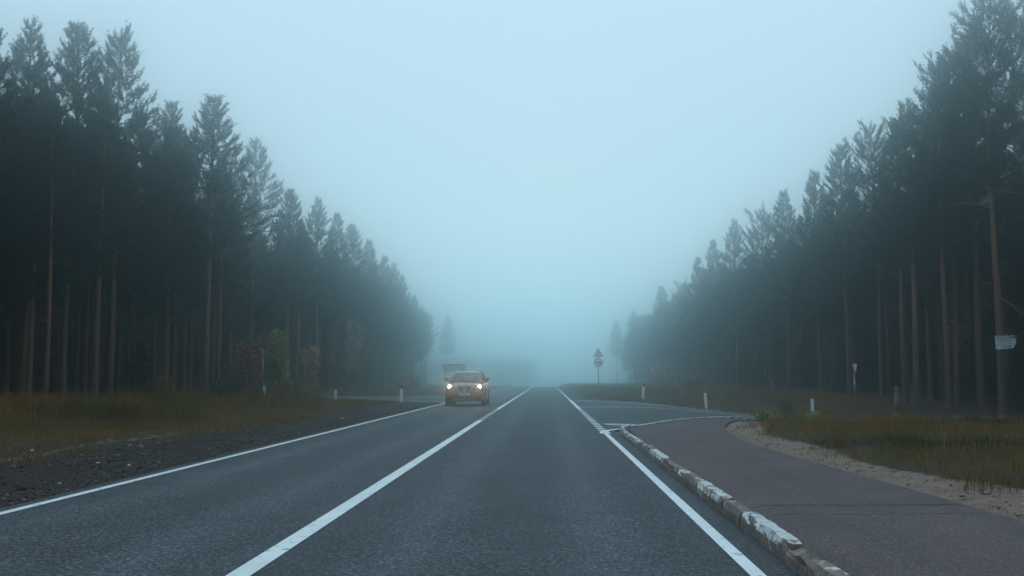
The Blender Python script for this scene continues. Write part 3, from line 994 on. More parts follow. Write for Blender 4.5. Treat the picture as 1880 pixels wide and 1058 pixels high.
# ------------------------------------------------------------------ the forest mass behind (one object, nobody could count it)
def forest_mass():
    P, K, SC, RZ = [], [], [], []
    kinds = list(MASTER.keys())
    big = [i for i, k in enumerate(kinds) if k[0] in 'po']
    small = [i for i, k in enumerate(kinds) if k[0] == 's']
    hgt = {i: KINDS[k][0] for i, k in enumerate(kinds)}
    rg = np.random.default_rng(77)
    def put(x, y, ks, h):
        k = int(rg.choice(ks))
        P.append((x, y, float(H(x, y)) - .05)); K.append(k); SC.append(h / hgt[k]); RZ.append(rg.uniform(0, 6.28))
    for side in (-1, 1):
        for y in np.arange(8, 330, 3.0):
            for x in np.arange(22, 100, 3.1):
                xx, y2 = side * (x + rg.uniform(-1.3, 1.3)), y + rg.uniform(-1.3, 1.3)
                if in_side_road(xx, y2, 2.0): continue
                if side < 0 and y > 130 and x < 21.5 + (y - 130) * .045: continue
                if side < 0 and y > 205 and x < 28 + (y - 205) * .35: continue
                if side > 0 and y > 260 and x < 23 + (y - 260) * .2: continue
                inner = x < 31 and 40 < y < (160 if x > 23.5 else 250)
                if not inner and (x > 31 or y < 40 or y > 160):
                    if x > 60 and rg.random() < .45: continue
                    put(xx, y2, big, rg.uniform(12.5, 16) + (2 if side > 0 and y < 60 else 0))
                if x < 60 and rg.random() < (.62 if x < 32 else .42):
                    a, b = xx + rg.uniform(-1.4, 1.4), y2 + rg.uniform(-1.4, 1.4)
                    if abs(a) > 22.8: put(a, b, small, rg.uniform(1.2, 4.5) if x < 28 else rg.uniform(4, 9))
    for y in np.arange(345, 400, 4.5):
        for x in np.arange(-110, -6, 4.5):
            put(x + rg.uniform(-2, 2), y + rg.uniform(-2, 2), big, rg.uniform(8, 12.5))
    me = bpy.data.meshes.new('forest')
    n = len(P)
    me.vertices.add(n)
    me.vertices.foreach_set('co', np.array(P, dtype=np.float32).ravel())
    a = me.attributes.new('pick', 'INT', 'POINT'); a.data.foreach_set('value', np.array(K, dtype=np.int32))
    a = me.attributes.new('size', 'FLOAT', 'POINT'); a.data.foreach_set('value', np.array(SC, dtype=np.float32))
    rz = np.zeros((n, 3), dtype=np.float32); rz[:, 2] = RZ
    rz[:, :2] = rg.normal(0, .015, (n, 2))
    a = me.attributes.new('turn', 'FLOAT_VECTOR', 'POINT'); a.data.foreach_set('vector', rz.ravel())
    me.update()
    o = link(bpy.data.objects.new('forest', me))
    ng = bpy.data.node_groups.new('forest_scatter', 'GeometryNodeTree')
    ng.interface.new_socket('Geometry', in_out='INPUT', socket_type='NodeSocketGeometry')
    ng.interface.new_socket('Geometry', in_out='OUTPUT', socket_type='NodeSocketGeometry')
    N, L = ng.nodes, ng.links
    gi, go = N.new('NodeGroupInput'), N.new('NodeGroupOutput')
    insts = []
    for k in kinds:
        j = N.new('GeometryNodeJoinGeometry')
        for ob in reversed(MASTER[k]):
            oi = N.new('GeometryNodeObjectInfo'); oi.transform_space = 'ORIGINAL'
            oi.inputs['Object'].default_value = ob
            L.new(oi.outputs['Geometry'], j.inputs[0])
        g2 = N.new('GeometryNodeGeometryToInstance'); L.new(j.outputs[0], g2.inputs[0])
        insts.append(g2)
    jj = N.new('GeometryNodeJoinGeometry')
    for g2 in reversed(insts): L.new(g2.outputs[0], jj.inputs[0])
    def attr(nm, t):
        x = N.new('GeometryNodeInputNamedAttribute'); x.data_type = t; x.inputs[0].default_value = nm
        return [s for s in x.outputs if s.enabled][0]
    ip = N.new('GeometryNodeInstanceOnPoints')
    ip.inputs['Pick Instance'].default_value = True
    L.new(gi.outputs[0], ip.inputs['Points']); L.new(jj.outputs[0], ip.inputs['Instance'])
    L.new(attr('pick', 'INT'), ip.inputs['Instance Index'])
    e2r = N.new('FunctionNodeEulerToRotation'); L.new(attr('turn', 'FLOAT_VECTOR'), e2r.inputs[0])
    L.new(e2r.outputs[0], ip.inputs['Rotation'])
    L.new(attr('size', 'FLOAT'), ip.inputs['Scale'])
    L.new(ip.outputs[0], go.inputs[0])
    md = o.modifiers.new('scatter', 'NODES'); md.node_group = ng
    tag(o, 'dark pine forest in depth behind the front trees', 'forest', kind='stuff')
    print('forest mass', n, kinds)


forest_mass()


# ------------------------------------------------------------------ grass and weeds
def blades(n, xr, yr, h, w, cols, seed, ok, name, label, patch=.5, lean=.35, pw=1.0):
    rg = np.random.default_rng(seed)
    x = rg.uniform(*xr, n); y = yr[0] + (yr[1] - yr[0]) * rg.random(n) ** pw
    # clumping
    cl = np.sin(x * 2.1 + 1.7 * np.sin(y * 1.3)) * np.sin(y * 1.7 + 1.3 * np.sin(x * .9)) + .6 * np.sin(x * 5.1 + y * 3.3) * np.sin(y * 4.7)
    keep = ok(x, y) & (rg.random(n) < np.clip(.62 + .45 * cl, .06, 1)) & ~paved(x, y, .05)
    x, y, cl = x[keep], y[keep], cl[keep]
    n = len(x)
    z = ground_z(x, y) - .01
    hh = h * rg.uniform(.35, 1.25, n) * (1 + .35 * cl)
    far = np.clip(y / 22, .8, 2.4)
    ww = w * rg.uniform(.6, 1.3, n) * far
    a = rg.uniform(0, 6.28, n)
    le = np.abs(rg.normal(0, lean, n)) * hh
    b = rg.uniform(0, 6.28, n)
    dx, dy = np.cos(b) * le, np.sin(b) * le
    sx, sy = np.cos(a) * ww / 2, np.sin(a) * ww / 2
    o = np.zeros(n)
    B = np.stack([x, y, z], 1)
    sd = np.stack([sx, sy, o], 1)
    mid = B + np.stack([dx * .35, dy * .35, hh * .6], 1)
    tip = B + np.stack([dx, dy, hh * np.clip(1 - .3 * le / hh, .3, 1)], 1)
    V = np.stack([B - sd, B + sd, mid + sd * .7, mid - sd * .7, tip], 1).reshape(-1, 3)
    i = np.arange(n) * 5
    q = np.stack([i, i + 1, i + 2, i + 3], 1); t = np.stack([i + 3, i + 2, i + 4], 1)
    # colour of each blade: dry straw, rust or green by patch
    pn = .5 + .3 * np.sin(x * patch + 2 * np.sin(y * .31)) + .25 * np.sin(y * patch * 1.4 + x * .4) + .12 * cl + rg.normal(0, .18, n)
    cols = np.array(cols)
    kx = np.linspace(0, 1, len(cols))
    c = np.stack([np.interp(np.clip(pn, 0, 1), kx, cols[:, j]) for j in range(3)], 1) * rg.uniform(.6, 1.35, (n, 1))
    ob = link(bpy.data.objects.new(name, mesh_np(name, V, [q, t], [M['grass']], tint=np.repeat(c, 5, 0))))
    tag(ob, label, 'grass', kind='stuff')
    return ob


straw, rust, green, dgreen = (.29, .165, .034), (.185, .072, .022), (.10, .092, .012), (.046, .05, .009)
blades(260000, (3.8, 21), (5.5, 41), .14, .007, [green, straw, rust, straw, green, dgreen], 1,
       lambda x, y: (x > interp_poly(PATH_R, y) + .62 + .4 * (.5 + .5 * np.sin(y * 1.1)) * (y < 24) + .35 * np.sin(y * 3.1) * np.sin(y * 1.7)) & (x < .56 * y + 1.5) & (y < poly_y(R_NEAR, x) - .3) & (x < 15.5 - .0 * y),
       'grass', 'dry brown and green grass between footpath and forest', pw=1.1)
blades(14000, (3.8, 16), (5.5, 38), .34, .007, [straw, straw, rust, straw], 11,
       lambda x, y: (x > interp_poly(PATH_R, y) + 1.1) & (x < .56 * y + 1.5) & (y < poly_y(R_NEAR, x) - .5) & (np.sin(x * 1.7 + 2) * np.sin(y * .9) > .1), 'grass', 'taller dry stalks standing out of the grass beside the footpath', lean=.6)
blades(16000, (3.8, 9), (5.5, 34), .06, .012, [dgreen, green, green, dgreen], 12,
       lambda x, y: (x > interp_poly(PATH_R, y) + .05) & (x < interp_poly(PATH_R, y) + 1.5) & (np.sin(x * 2.3 + y * .8) * np.sin(y * 1.3 + 1) > .45), 'weeds', 'low green weeds creeping over the sandy strip', lean=.9)
blades(80000, (3.0, 20), (50, 90), .2, .007, [straw, rust, rust, straw, green], 2, lambda x, y: y > poly_y(R_FAR, x) + .4, 'grass', 'rusty dry grass beyond the side road, around the white posts')
blades(40000, (2.2, 19), (62, 190), .3, .01, [rust, straw, straw, green], 3, lambda x, y: x > 2.3, 'grass', 'dry grass bank climbing behind the bend sign', pw=1.5)
blades(230000, (-23, -7.6), (12, 66), .17, .007, [dgreen, green, straw, straw, rust, green], 4,
       lambda x, y: (-x > 8.3 + .35 * np.sin(y * .7) + .2 * np.sin(y * 1.9 + 1)) & (-x < .6 * y + 1) & (y < poly_y(L_NEAR, x) - 1.6)
       & ~((np.abs(x + 9.9 - .05 * y) < .3) & (y < 26)) & ~((np.abs(x + 11.4 - .05 * y) < .3) & (y < 26)),
       'grass', 'yellowed grass on the verge beyond the gravel shoulder')
blades(60000, (-23, -11), (30, 64), .55, .012, [dgreen, green, rust, straw, rust], 5,
       lambda x, y: (-x < .6 * y + 1) & (y < poly_y(L_NEAR, x) - 3) & (-x > 13.5 + 2.5 * np.sin(y * .35)), 'grass', 'tall rusty weeds in front of the pine trunks', lean=.5)
blades(40000, (-22, -6.2), (76, 190), .3, .01, [green, straw, rust, straw], 6, lambda x, y: y > poly_y(L_FAR, x) + 1.2, 'grass', 'dry grass of the verge past the side road behind the car', pw=1.5)


def scatter_stones(n, xr, yr, size, seed, ok, name, label, tone, pw=1.0):
    rg = np.random.default_rng(seed)
    x = rg.uniform(*xr, n); y = yr[0] + (yr[1] - yr[0]) * rg.random(n) ** pw
    k = ok(x, y) & ~paved(x, y, .02)
    x, y = x[k], y[k]; n = len(x)
    s = size * np.exp(rg.normal(0, .6, n))
    octa = np.array([(1, 0, 0), (0, 1, 0), (-1, 0, 0), (0, -1, 0), (0, 0, .6), (0, 0, -.5)], dtype=float)
    f = np.array([(0, 1, 4), (1, 2, 4), (2, 3, 4), (3, 0, 4), (1, 0, 5), (2, 1, 5), (3, 2, 5), (0, 3, 5)])
    a = rg.uniform(0, 6.28, n)
    o = octa[None] * rg.uniform(.6, 1.3, (n, 6, 1)) * s[:, None, None]
    vx = o[..., 0] * np.cos(a)[:, None] - o[..., 1] * np.sin(a)[:, None] * .8
    vy = o[..., 0] * np.sin(a)[:, None] + o[..., 1] * np.cos(a)[:, None] * .8
    z = ground_z(x, y)
    V = np.stack([vx + x[:, None], vy + y[:, None], o[..., 2] + z[:, None] + s[:, None] * .15], 2).reshape(-1, 3)
    F = (f[None] + (np.arange(n) * 6)[:, None, None]).reshape(-1, 3)
    t = np.array(tone)[None] * np.exp(rg.normal(0, .5, (n, 1))) * rg.uniform(.9, 1.1, (n, 3))
    ob = link(bpy.data.objects.new(name, mesh_np(name, V, F, [M['grass']], tint=np.repeat(np.clip(t, 0, .45), 6, 0))))
    tag(ob, label, name, kind='stuff')


scatter_stones(26000, (-8.6, -5.4), (8, 52), .0095, 1, lambda x, y: y < poly_y(L_NEAR, x) + 50, 'gravel', 'coarse gravel of the road shoulder', (.06, .044, .037), 1.6)
scatter_stones(5000, (3.5, 6.2), (5.5, 32), .010, 2, lambda x, y: x < interp_poly(PATH_R, y) + .7, 'gravel', 'loose grit along the footpath edge', (.16, .13, .11), 1.6)
# pale fallen leaves lying on the shoulder and the bank
def fallen(n, xr, yr, ok, seed, label, tone):
    rg = np.random.default_rng(seed)
    x = rg.uniform(*xr, n); y = rg.uniform(*yr, n)
    k = ok(x, y) & ~paved(x, y, .02)
    x, y = x[k], y[k]; n = len(x)
    z = ground_z(x, y) + .02
    s = .019 * np.exp(rg.normal(0, .4, n)); a = rg.uniform(0, 6.28, n)
    q = np.array([(-1, 0), (0, -.6), (1.1, 0), (0, .6)])
    vx = s[:, None] * (q[None, :, 0] * np.cos(a)[:, None] - q[None, :, 1] * np.sin(a)[:, None]) + x[:, None]
    vy = s[:, None] * (q[None, :, 0] * np.sin(a)[:, None] + q[None, :, 1] * np.cos(a)[:, None]) + y[:, None]
    V = np.stack([vx, vy, z[:, None] + rg.uniform(-.3, .7, (n, 4)) * s[:, None]], 2).reshape(-1, 3)
    t = np.array(tone)[None] * rg.uniform(.5, 1.4, (n, 1))
    ob = link(bpy.data.objects.new('fallen_leaves', mesh_np('fallen_leaves', V, np.arange(n * 4).reshape(-1, 4), [M['leaf']], tint=np.repeat(t, 4, 0))))
    tag(ob, label, 'leaves', kind='stuff')
fallen(1500, (-9.5, -5.3), (8, 48), lambda x, y: np.sin(x * 3 + y) > -.6, 1, 'pale leaves fallen on the gravel shoulder', (.30, .25, .22))
fallen(5000, (6, 24), (28, 60), lambda x, y: x + y * .5 > 26, 2, 'rusty leaves fallen on the bank before the forest', (.22, .11, .07))


# ------------------------------------------------------------------ shrubs and young broadleaf trees
def shrub(name, label, x, y, h, r, cols, seed, n=2600, ls=.07, stems=5, zc=.55, group=None, trunk_r=.02, spire=False):
    rg = np.random.default_rng(seed)
    z = float(ground_z(x, y)) - .03
    root = thing(name, label, 'bush' if name == 'shrub' else 'tree', (x, y, z), 0, group)
    C = []
    SV, SF, sb = [], [], 0
    for k in range(stems):
        a = rg.uniform(0, 6.28); lean = rg.uniform(.1, .75) * r
        s = np.linspace(0, 1, 6)
        hh = h * rg.uniform(.7, 1.0)
        P = np.stack([np.cos(a) * lean * s ** 1.3, np.sin(a) * lean * s ** 1.3, s * hh], 1) + rg.normal(0, .03 * h / 2, (6, 3)) * s[:, None]
        v, f = tube_np(P, trunk_r * (1 - .8 * s) + .004, 4); SV.append(v); SF.append(f + sb); sb += len(v)
        for b in range(9):
            t = rg.uniform(.2, 1); p0 = np.array([np.interp(t, s, P[:, j]) for j in range(3)])
            aa = rg.uniform(0, 6.28); L_ = r * rg.uniform(.3, .8) * (1.2 - t if spire else 1)
            d = np.array([math.cos(aa), math.sin(aa), rg.uniform(.1, .9)]); d /= np.linalg.norm(d)
            Q = p0 + d[None] * (np.linspace(0, 1, 4) * L_)[:, None] + rg.normal(0, .02, (4, 3))
            v, f = tube_np(Q, np.linspace(trunk_r * .4, .003, 4), 3); SV.append(v); SF.append(f + sb); sb += len(v)
            m = max(3, n // (stems * 9))
            u = rg.uniform(.25, 1.1, m)
            C.append(p0 + d[None] * (u * L_)[:, None] + rg.normal(0, .10 * r + .03, (m, 3)))
    link(bpy.data.objects.new('stem', mesh_np('stem', np.concatenate(SV), np.concatenate(SF), [M['twig']])), root)
    C = np.concatenate(C); C[:, 2] = np.clip(C[:, 2], .05, None)
    m = len(C)
    d1 = rg.normal(0, 1, (m, 3)); d1 /= np.linalg.norm(d1, axis=1)[:, None]
    d2 = np.cross(d1, rg.normal(0, 1, (m, 3))); d2 /= np.linalg.norm(d2, axis=1)[:, None]
    l = ls * np.exp(rg.normal(0, .3, (m, 1)))
    V = np.stack([C - d1 * l, C - d2 * l * .55, C + d1 * l, C + d2 * l * .55], 1).reshape(-1, 3)
    cols = np.array(cols)
    t = np.clip(rg.random(m) * .8 + .2 * np.sin(C[:, 0] * 3 + C[:, 2] * 2), 0, 1)
    c = np.stack([np.interp(t, np.linspace(0, 1, len(cols)), cols[:, j]) for j in range(3)], 1) * rg.uniform(.65, 1.3, (m, 1))
    link(bpy.data.objects.new('foliage', mesh_np('foliage', V, np.arange(m * 4).reshape(-1, 4), [M['leaf']], tint=np.repeat(c, 4, 0))), root)
    return root


RED = [(.27, .075, .035), (.36, .12, .05), (.22, .085, .05)]
ORG = [(.5, .22, .08), (.4, .18, .07)]
BEI = [(.6, .38, .24), (.48, .28, .17)]
YGR = [(.22, .29, .03), (.34, .34, .04), (.2, .22, .03)]
DGR = [(.035, .055, .012), (.065, .085, .02)]
shrub('shrub', 'red-brown autumn bush beside the backward yield sign', -17.4, 57.5, 3.8, 1.3, RED, 1, 2600)
shrub('broadleaf_tree', 'yellow-green young birch beyond the backward yield sign', -17.0, 63.0, 4.6, 1.0, YGR, 2, 4200, .085, 4, trunk_r=.035)
shrub('shrub', 'small orange-leaved bush between the birch and the side road', -18.3, 77.4, 3.8, 1.0, ORG, 3, 1500, .09)
shrub('broadleaf_tree', 'tall slender beige-leaved birch at the forest edge past the side road', -18.4, 94, 6.6, .95, BEI, 4, 4200, .11, 4, trunk_r=.035)
shrub('shrub', 'reddish low bush at the foot of the beige birch', -19.6, 92, 2.6, 1.5, [(.15, .075, .06), (.2, .11, .08)], 5, 1500, .08)
shrub('shrub', 'low rust-leaved bush just before the big orange-trunked pine', -20.6, 52.6, 1.3, .7, ORG + RED, 6, 800, .06)
shrub('shrub', 'bright green bush in front of the big orange-trunked pine', -16.6, 51.5, 1.1, 1.0, DGR, 7, 1800, .05)
shrub('shrub', 'dark green bush under the red-brown autumn bush', -17.4, 55.4, 1.2, .9, DGR, 8, 1400, .05)
shrub('shrub', 'rusty low bush by the foot of the backward yield sign', -15.4, 58.8, 1.2, .7, RED + ORG, 9, 700, .05)
shrub('shrub', 'pale beige bush at the forest edge behind the bend sign', 13.2, 112, 2.3, 2.2, BEI, 10, 2200, .09)
shrub('shrub', 'faded pinkish bush beside the first white post past the side road', 12.4, 86, 1.1, 1.4, [(.34, .22, .19), (.28, .18, .15)], 11, 1400, .07)
shrub('shrub', 'grey-green tuft beside the last white post before the yield sign', 12.3, 51.8, 1.0, .5, [(.09, .11, .05), (.12, .12, .07)], 12, 700, .05, 6)
shrub('shrub', 'dark leafy weeds on the grass corner by the footpath', 7.7, 35.4, .2, .5, DGR + YGR, 13, 700, .05, 7, trunk_r=.008)
shrub('shrub', 'wide low green weeds further along the grass corner', 9.3, 36.0, .2, .8, DGR + YGR, 14, 1100, .045, 7, trunk_r=.008)
shrub('shrub', 'rusty scrub at the forest edge behind the car', -12.6, 92, 1.0, 1.4, RED + BEI, 16, 900, .08)

# ------------------------------------------------------------------ dead wood on the bank beyond the right-hand grass
def snag(name, label, cat, loc, chains, mat, n=6):
    root = thing(name, label, cat, loc)
    for i, (pts, r) in enumerate(chains):
        mb = MB(); mb.tube(pts, r, n); mb.build('trunk' if i == 0 else 'branch', M[mat], root, True)
    return root


def gz(x, y): return float(ground_z(x, y))


snag('forked_dead_sapling', 'bare pale sapling forking low, next to the sawn stump', 'dead tree', (20.0, 55.4, gz(20.0, 55.4) - .1), [
    ([(0, 0, 0), (-.02, 0, .4), (0, 0, .8), (-.12, .05, 1.25), (-.22, .05, 1.6), (-.18, 0, 2.6)], [.06, .05, .04, .03, .02, .008]),
    ([(0, 0, .8), (.06, .02, 1.3), (.08, 0, 2.2)], [.03, .02, .008]),
    ([(.05, 0, .1), (.35, .1, .6), (.62, .1, 1.2), (.75, .1, 1.55)], [.035, .028, .018, .008]),
    ([(-.08, 0, 0), (-.1, 0, .5), (-.02, 0, .85)], [.04, .035, .03]),
    ([(-.4, -.3, .0), (-.15, -.05, .1), (.1, .1, .12)], [.02, .03, .04])], 'dead_wood')
snag('tree_stump', 'tall sawn-off stump with pale stripped foot in front of the forest', 'stump', (19.2, 55.6, gz(19.2, 55.6) - .1), [
    ([(0, 0, 0), (0, 0, .3), (.02, 0, .75), (.03, 0, 1.32)], [.2, .155, .14, .13])], 'stump_wood', 10)
mb = MB(); mb.tube([(-.03, -.08, .08), (-.03, -.075, .75)], [.14, .11], 8)
mb.build('bare_wood', M['dead_wood'], bpy.data.objects['tree_stump'], True)
snag('leaning_dead_snag', 'thin leaning dead trunk with a broken level top, beyond the second white post', 'dead tree', (14.6, 71.5, gz(14.6, 71.5)), [
    ([(-.3, 0, .0), (-.15, 0, .9), (.02, 0, 1.8), (.2, 0, 2.8)], [.05, .045, .035, .02]),
    ([(.2, 0, 2.8), (.55, .05, 2.82), (.85, .05, 2.8)], [.022, .018, .01]),
    ([(-.6, -.1, .75), (-.25, 0, .55), (.1, .1, 0)], [.015, .02, .03])], 'dead_wood')
snag('rotten_stump', 'small broken pale stump near the leaning dead trunk', 'stump', (15.8, 70.5, gz(15.8, 70.5) - .05), [
    ([(0, 0, 0), (.03, 0, .5), (-.05, 0, .95)], [.14, .1, .04]), ([(.05, 0, .3), (.25, 0, .75)], [.05, .02])], 'dead_wood')
snag('rotten_log', 'dark rotten log lying across the bank below the stump', 'log', (15.2, 39.3, gz(15.2, 39.3) + .06), [
    ([(-.45, 0, .0), (0, .02, .03), (.45, -.03, .02)], [.15, .165, .14]), ([(.1, -.1, .1), (.35, -.3, .22)], [.04, .02])], 'dark_wood', 10)
snag('fallen_branch', 'long pale branch lying in front of the board tree', 'branch', (21.0, 46.0 + 6.5, gz(21.0, 52.5) + .05), [
    ([(-1.4, 0, 0), (-.3, .1, .12), (.8, 0, .1), (1.9, -.1, .02)], [.015, .03, .026, .012]), ([(.4, 0, .1), (.9, -.3, .35)], [.025, .01])], 'dead_wood')
snag('fallen_branch', 'short crooked pale branch on the litter bank by the view edge', 'branch', (17.0, 35.8, gz(17.0, 35.8) + .04), [
    ([(-.6, 0, 0), (0, .05, .1), (.7, -.05, .03)], [.025, .035, .015]), ([(.1, .05, .1), (.3, .2, .3)], [.018, .008])], 'dead_wood')
rs = np.random.default_rng(9)
spots = [(22.6, 51.8), (20.8, 51.5), (21.8, 50.9), (23.4, 52.3), (18.2, 52.9), (16.8, 37.6)]
words_ = ['pale broken stone heading the debris by the board tree', 'flat grey stone on the bank before the old pines', 'low dark-sided stone amid the litter', 'rounded stone close to the board tree foot', 'small stone near the forked dead sapling', 'grey stone past the end of the rotten log']
for (x, y), lb in zip(spots, words_):
    mb = MB()
    r = rs.uniform(.13, .3)
    vs = []
    for i in range(5):
        th = math.pi * (i + .5) / 5
        for k in range(8):
            a = 2 * math.pi * k / 8
            q = r * rs.uniform(.8, 1.2)
            vs.append((q * math.sin(th) * math.cos(a) * 1.4, q * math.sin(th) * math.sin(a), q * .65 * math.cos(th) + .06))
    fs = [(i * 8 + k, (i + 1) * 8 + k, (i + 1) * 8 + (k + 1) % 8, i * 8 + (k + 1) % 8) for i in range(4) for k in range(8)]
    mb.add(vs, fs + [tuple(range(8)), tuple(range(39, 31, -1))])
    o = mb.build('stone', M['stone'])
    o.location = (x, y, gz(x, y))
    tag(o, lb, 'stone', 'stones on the litter bank')


# ------------------------------------------------------------------ roadside posts and signs
def marker(x, y, h, w, label, top=True, lean=0.0, mat='white'):
    root = thing('marker_post', label, 'post', (x, y, gz(x, y) - .05), random.uniform(-.2, .2), 'white marker posts round the junction')
    root.rotation_euler = (0, lean, root.rotation_euler.z)
    mb = MB()
    t = w * .55
    out = [(-w / 2, -t / 2), (w / 2, -t / 2), (w / 2 * .8, t / 2), (-w / 2 * .8, t / 2)]
    hb = h - (.14 if top else 0)
    mb.prism(out, 'z', 0, hb)
    mb.build('post_body', M[mat], root)
    if top:
        mb = MB(); mb.prism([(a * 1.02, b * 1.02) for a, b in out], 'z', hb + .001, h)
        mb.build('black_band', M['black'], root)
    return root


marker(-8.6, 59.2, 1.0, .17, 'stout white marker post with black top nearest the car, on the gravel corner', True)
marker(-11.7, 78.5, .95, .12, 'thin dim post just behind the stout black-topped post', True, 0, 'steel')
marker(-13.6, 64.2, .85, .15, 'white black-topped post half way along the side road edge behind the car', True)
marker(-16.9, 71.2, .85, .11, 'slim grey-white post across the side road from the beige birch', False, 0, 'steel')
marker(-16.1, 56.8, .82, .14, 'tilted white post at the foot of the backward yield sign', False, -.06)
marker(-24.6, 52.2, .9, .11, 'short pale stake in the dark grass before the first pine trunks', False, 0, 'dead_wood')
marker(5.5, 57.5, .98, .14, 'leaning white post with black top, closest to the bend sign', True, .07)
marker(8.3, 52.4, .92, .14, 'plain white leaning post half way round the side road corner', False, -.06)
marker(13.6, 51.8, 1.02, .15, 'plain upright white post beside the grey-green tuft', False, 0)


def rounded(pts, r, n=4):
    """round the corners of a 2D outline"""
    out = []
    m = len(pts)
    for i in range(m):
        p, a, b = Vector(pts[i]), Vector(pts[i - 1]), Vector(pts[(i + 1) % m])
        u, w = (a - p).normalized(), (b - p).normalized()
        q0, q1 = p + u * r, p + w * r
        for k in range(n + 1):
            t = k / n
            out.append(tuple(q0 * (1 - t) ** 2 + p * 2 * t * (1 - t) + q1 * t * t))
    return out


def disc(r, n=28): return [(r * math.cos(2 * math.pi * k / n), r * math.sin(2 * math.pi * k / n)) for k in range(n)]


def tri(side, down=False):
    h = side * .866
    p = [(-side / 2, -h / 3), (side / 2, -h / 3), (0, h * 2 / 3)]
    return [(a, -b) for a, b in p][::-1] if down else p


def flat(outline, cz, y0, y1, name, mat, parent, cx=0.0):
    mb = MB(); mb.prism([(a + cx, b + cz) for a, b in outline], 'y', y0, y1)
    return mb.build(name, M[mat], parent)


# bend warning over no-overtaking, on one post
sr = thing('road_sign_post', 'signpost with a bend warning triangle above a round no-overtaking sign', 'road sign', (4.1, 78.8, gz(4.1, 78.8)), 0)
mb = MB(); mb.tube([(0, .04, -.2), (0, .04, 3.25)], .032, 8); mb.build('pole', M['steel'], sr, True)
tr = flat(rounded(tri(.80), .05), 2.93, -.012, .0, 'warning_triangle', 'sign_red', sr)
flat(rounded(tri(.58), .02), 2.93, -.016, -.0125, 'triangle_face', 'sign_white', tr)
mb = MB()
bend = [(-.03, 2.80), (.02, 2.80), (.02, 2.93), (.035, 2.985), (.10, 3.05), (.065, 3.085), (-.015, 3.01), (-.03, 2.95)]
mb.prism(bend, 'y', -.0195, -.0165); mb.build('bend_symbol', M['sign_black'], tr)
nd = flat(disc(.36), 2.26, -.012, .0, 'no_overtaking_disc', 'sign_red', sr)
flat(disc(.31), 2.26, -.016, -.0125, 'disc_face', 'sign_white', nd)
for cx, m_, nm in ((-.135, 'sign_red', 'red_car_symbol'), (.135, 'sign_black', 'black_car_symbol')):
    mb = MB()
    car_o = [(-.105, -.04), (.105, -.04), (.105, .015), (.065, .02), (.045, .06), (-.045, .06), (-.065, .02), (-.105, .015)]
    mb.prism([(a + cx, b + 2.255) for a, b in car_o], 'y', -.0195, -.0165)
    for wx in (-.06, .06): mb.prism([(a * .07 + cx + wx, b * .07 + 2.215) for a, b in disc(.4, 10)], 'y', -.0196, -.0166)
    mb.build(nm, M[m_], nd)


def yield_sign(x, y, rz, label, h, side=.72):
    r = thing('yield_sign', label, 'road sign', (x, y, gz(x, y)), rz)
    mb = MB(); mb.tube([(0, .04, -.2), (0, .04, h - .1)], .03, 8); mb.build('pole', M['steel'], r, True)
    pl = flat(rounded(tri(side, True), .05), h - .3, -.014, -.006, 'sign_plate', 'sign_red', r)
    flat(rounded(tri(side * .68, True), .02), h - .3, -.018, -.0145, 'sign_face', 'sign_white', pl)
    flat(rounded(tri(side * .99, True), .05), h - .3, -.0055, .0, 'sign_back', 'grey_back', pl)
    return r


yield_sign(-15.9, 55.6, math.pi - .35, 'yield sign seen from its grey back, in front of the autumn bushes', 2.95, .66)
ys = yield_sign(15.6, 50.9 + .2, R(48), 'white-faced red-rimmed yield sign turned aside, beyond the grass before the forest', 2.95, .76)
mb = MB(); mb.tube([(0, .04, 1.75), (0, .04, 1.93)], .036, 8); mb.build('white_band', M['white'], ys, True)

# the back of a wide direction sign on two posts, behind the car
ds = thing('direction_sign', 'wide rectangular direction sign on two posts seen from behind, above the car', 'road sign', (-8.7, 94, gz(-8.7, 94)), 0)
for px_ in (-.82, .72):
    mb = MB(); mb.tube([(px_, 0, -.2), (px_, 0, 2.78)], .055, 8); mb.build('pole', M['steel'], ds, True)
mb = MB(); mb.box((0, .09, 2.48), (2.25, .012, .56)); sp = mb.build('sign_panel', M['panel_back'], ds)
for z_ in (2.75, 2.23):
    mb = MB(); mb.box((0, .055, z_), (2.25, .05, .06)); mb.build('rail', M['steel'], ds)
fs_ = thing('distant_sign', 'faint thin signpost far along the verge by the crest of the road', 'road sign', (-7.3, 152, gz(-7.3, 152)), 0)
mb = MB(); mb.tube([(0, .04, -.2), (0, .04, 2.3)], .03, 6); mb.build('pole', M['steel'], fs_, True)
flat(disc(.24, 16), 2.1, -.01, .0, 'sign_plate', 'panel_back', fs_)

# advertisement board nailed to a pine
TX, TY = 24.0, 53.6
bd = thing('advert_board', 'weathered pale board reading the Russian word for boilers, nailed to a pine', 'board', (TX + .02, TY - .62, gz(TX, TY) + 3.85), R(-6))
bd.rotation_euler = (0, R(-3), R(-8))
mb = MB(); mb.prism([(-.5, -.36), (.38, -.33), (.40, -.22), (.5, -.12), (.49, .35), (-.49, .36)], 'y', -.006, .006); mb.build('panel', M['board'], bd)
mb = MB(); mb.tube([(.05, .1, .42), (.35, .0, .36), (.52, -.04, .33)], [.02, .015, .008], 5); mb.build('broken_lath', M['dead_wood'], bd)


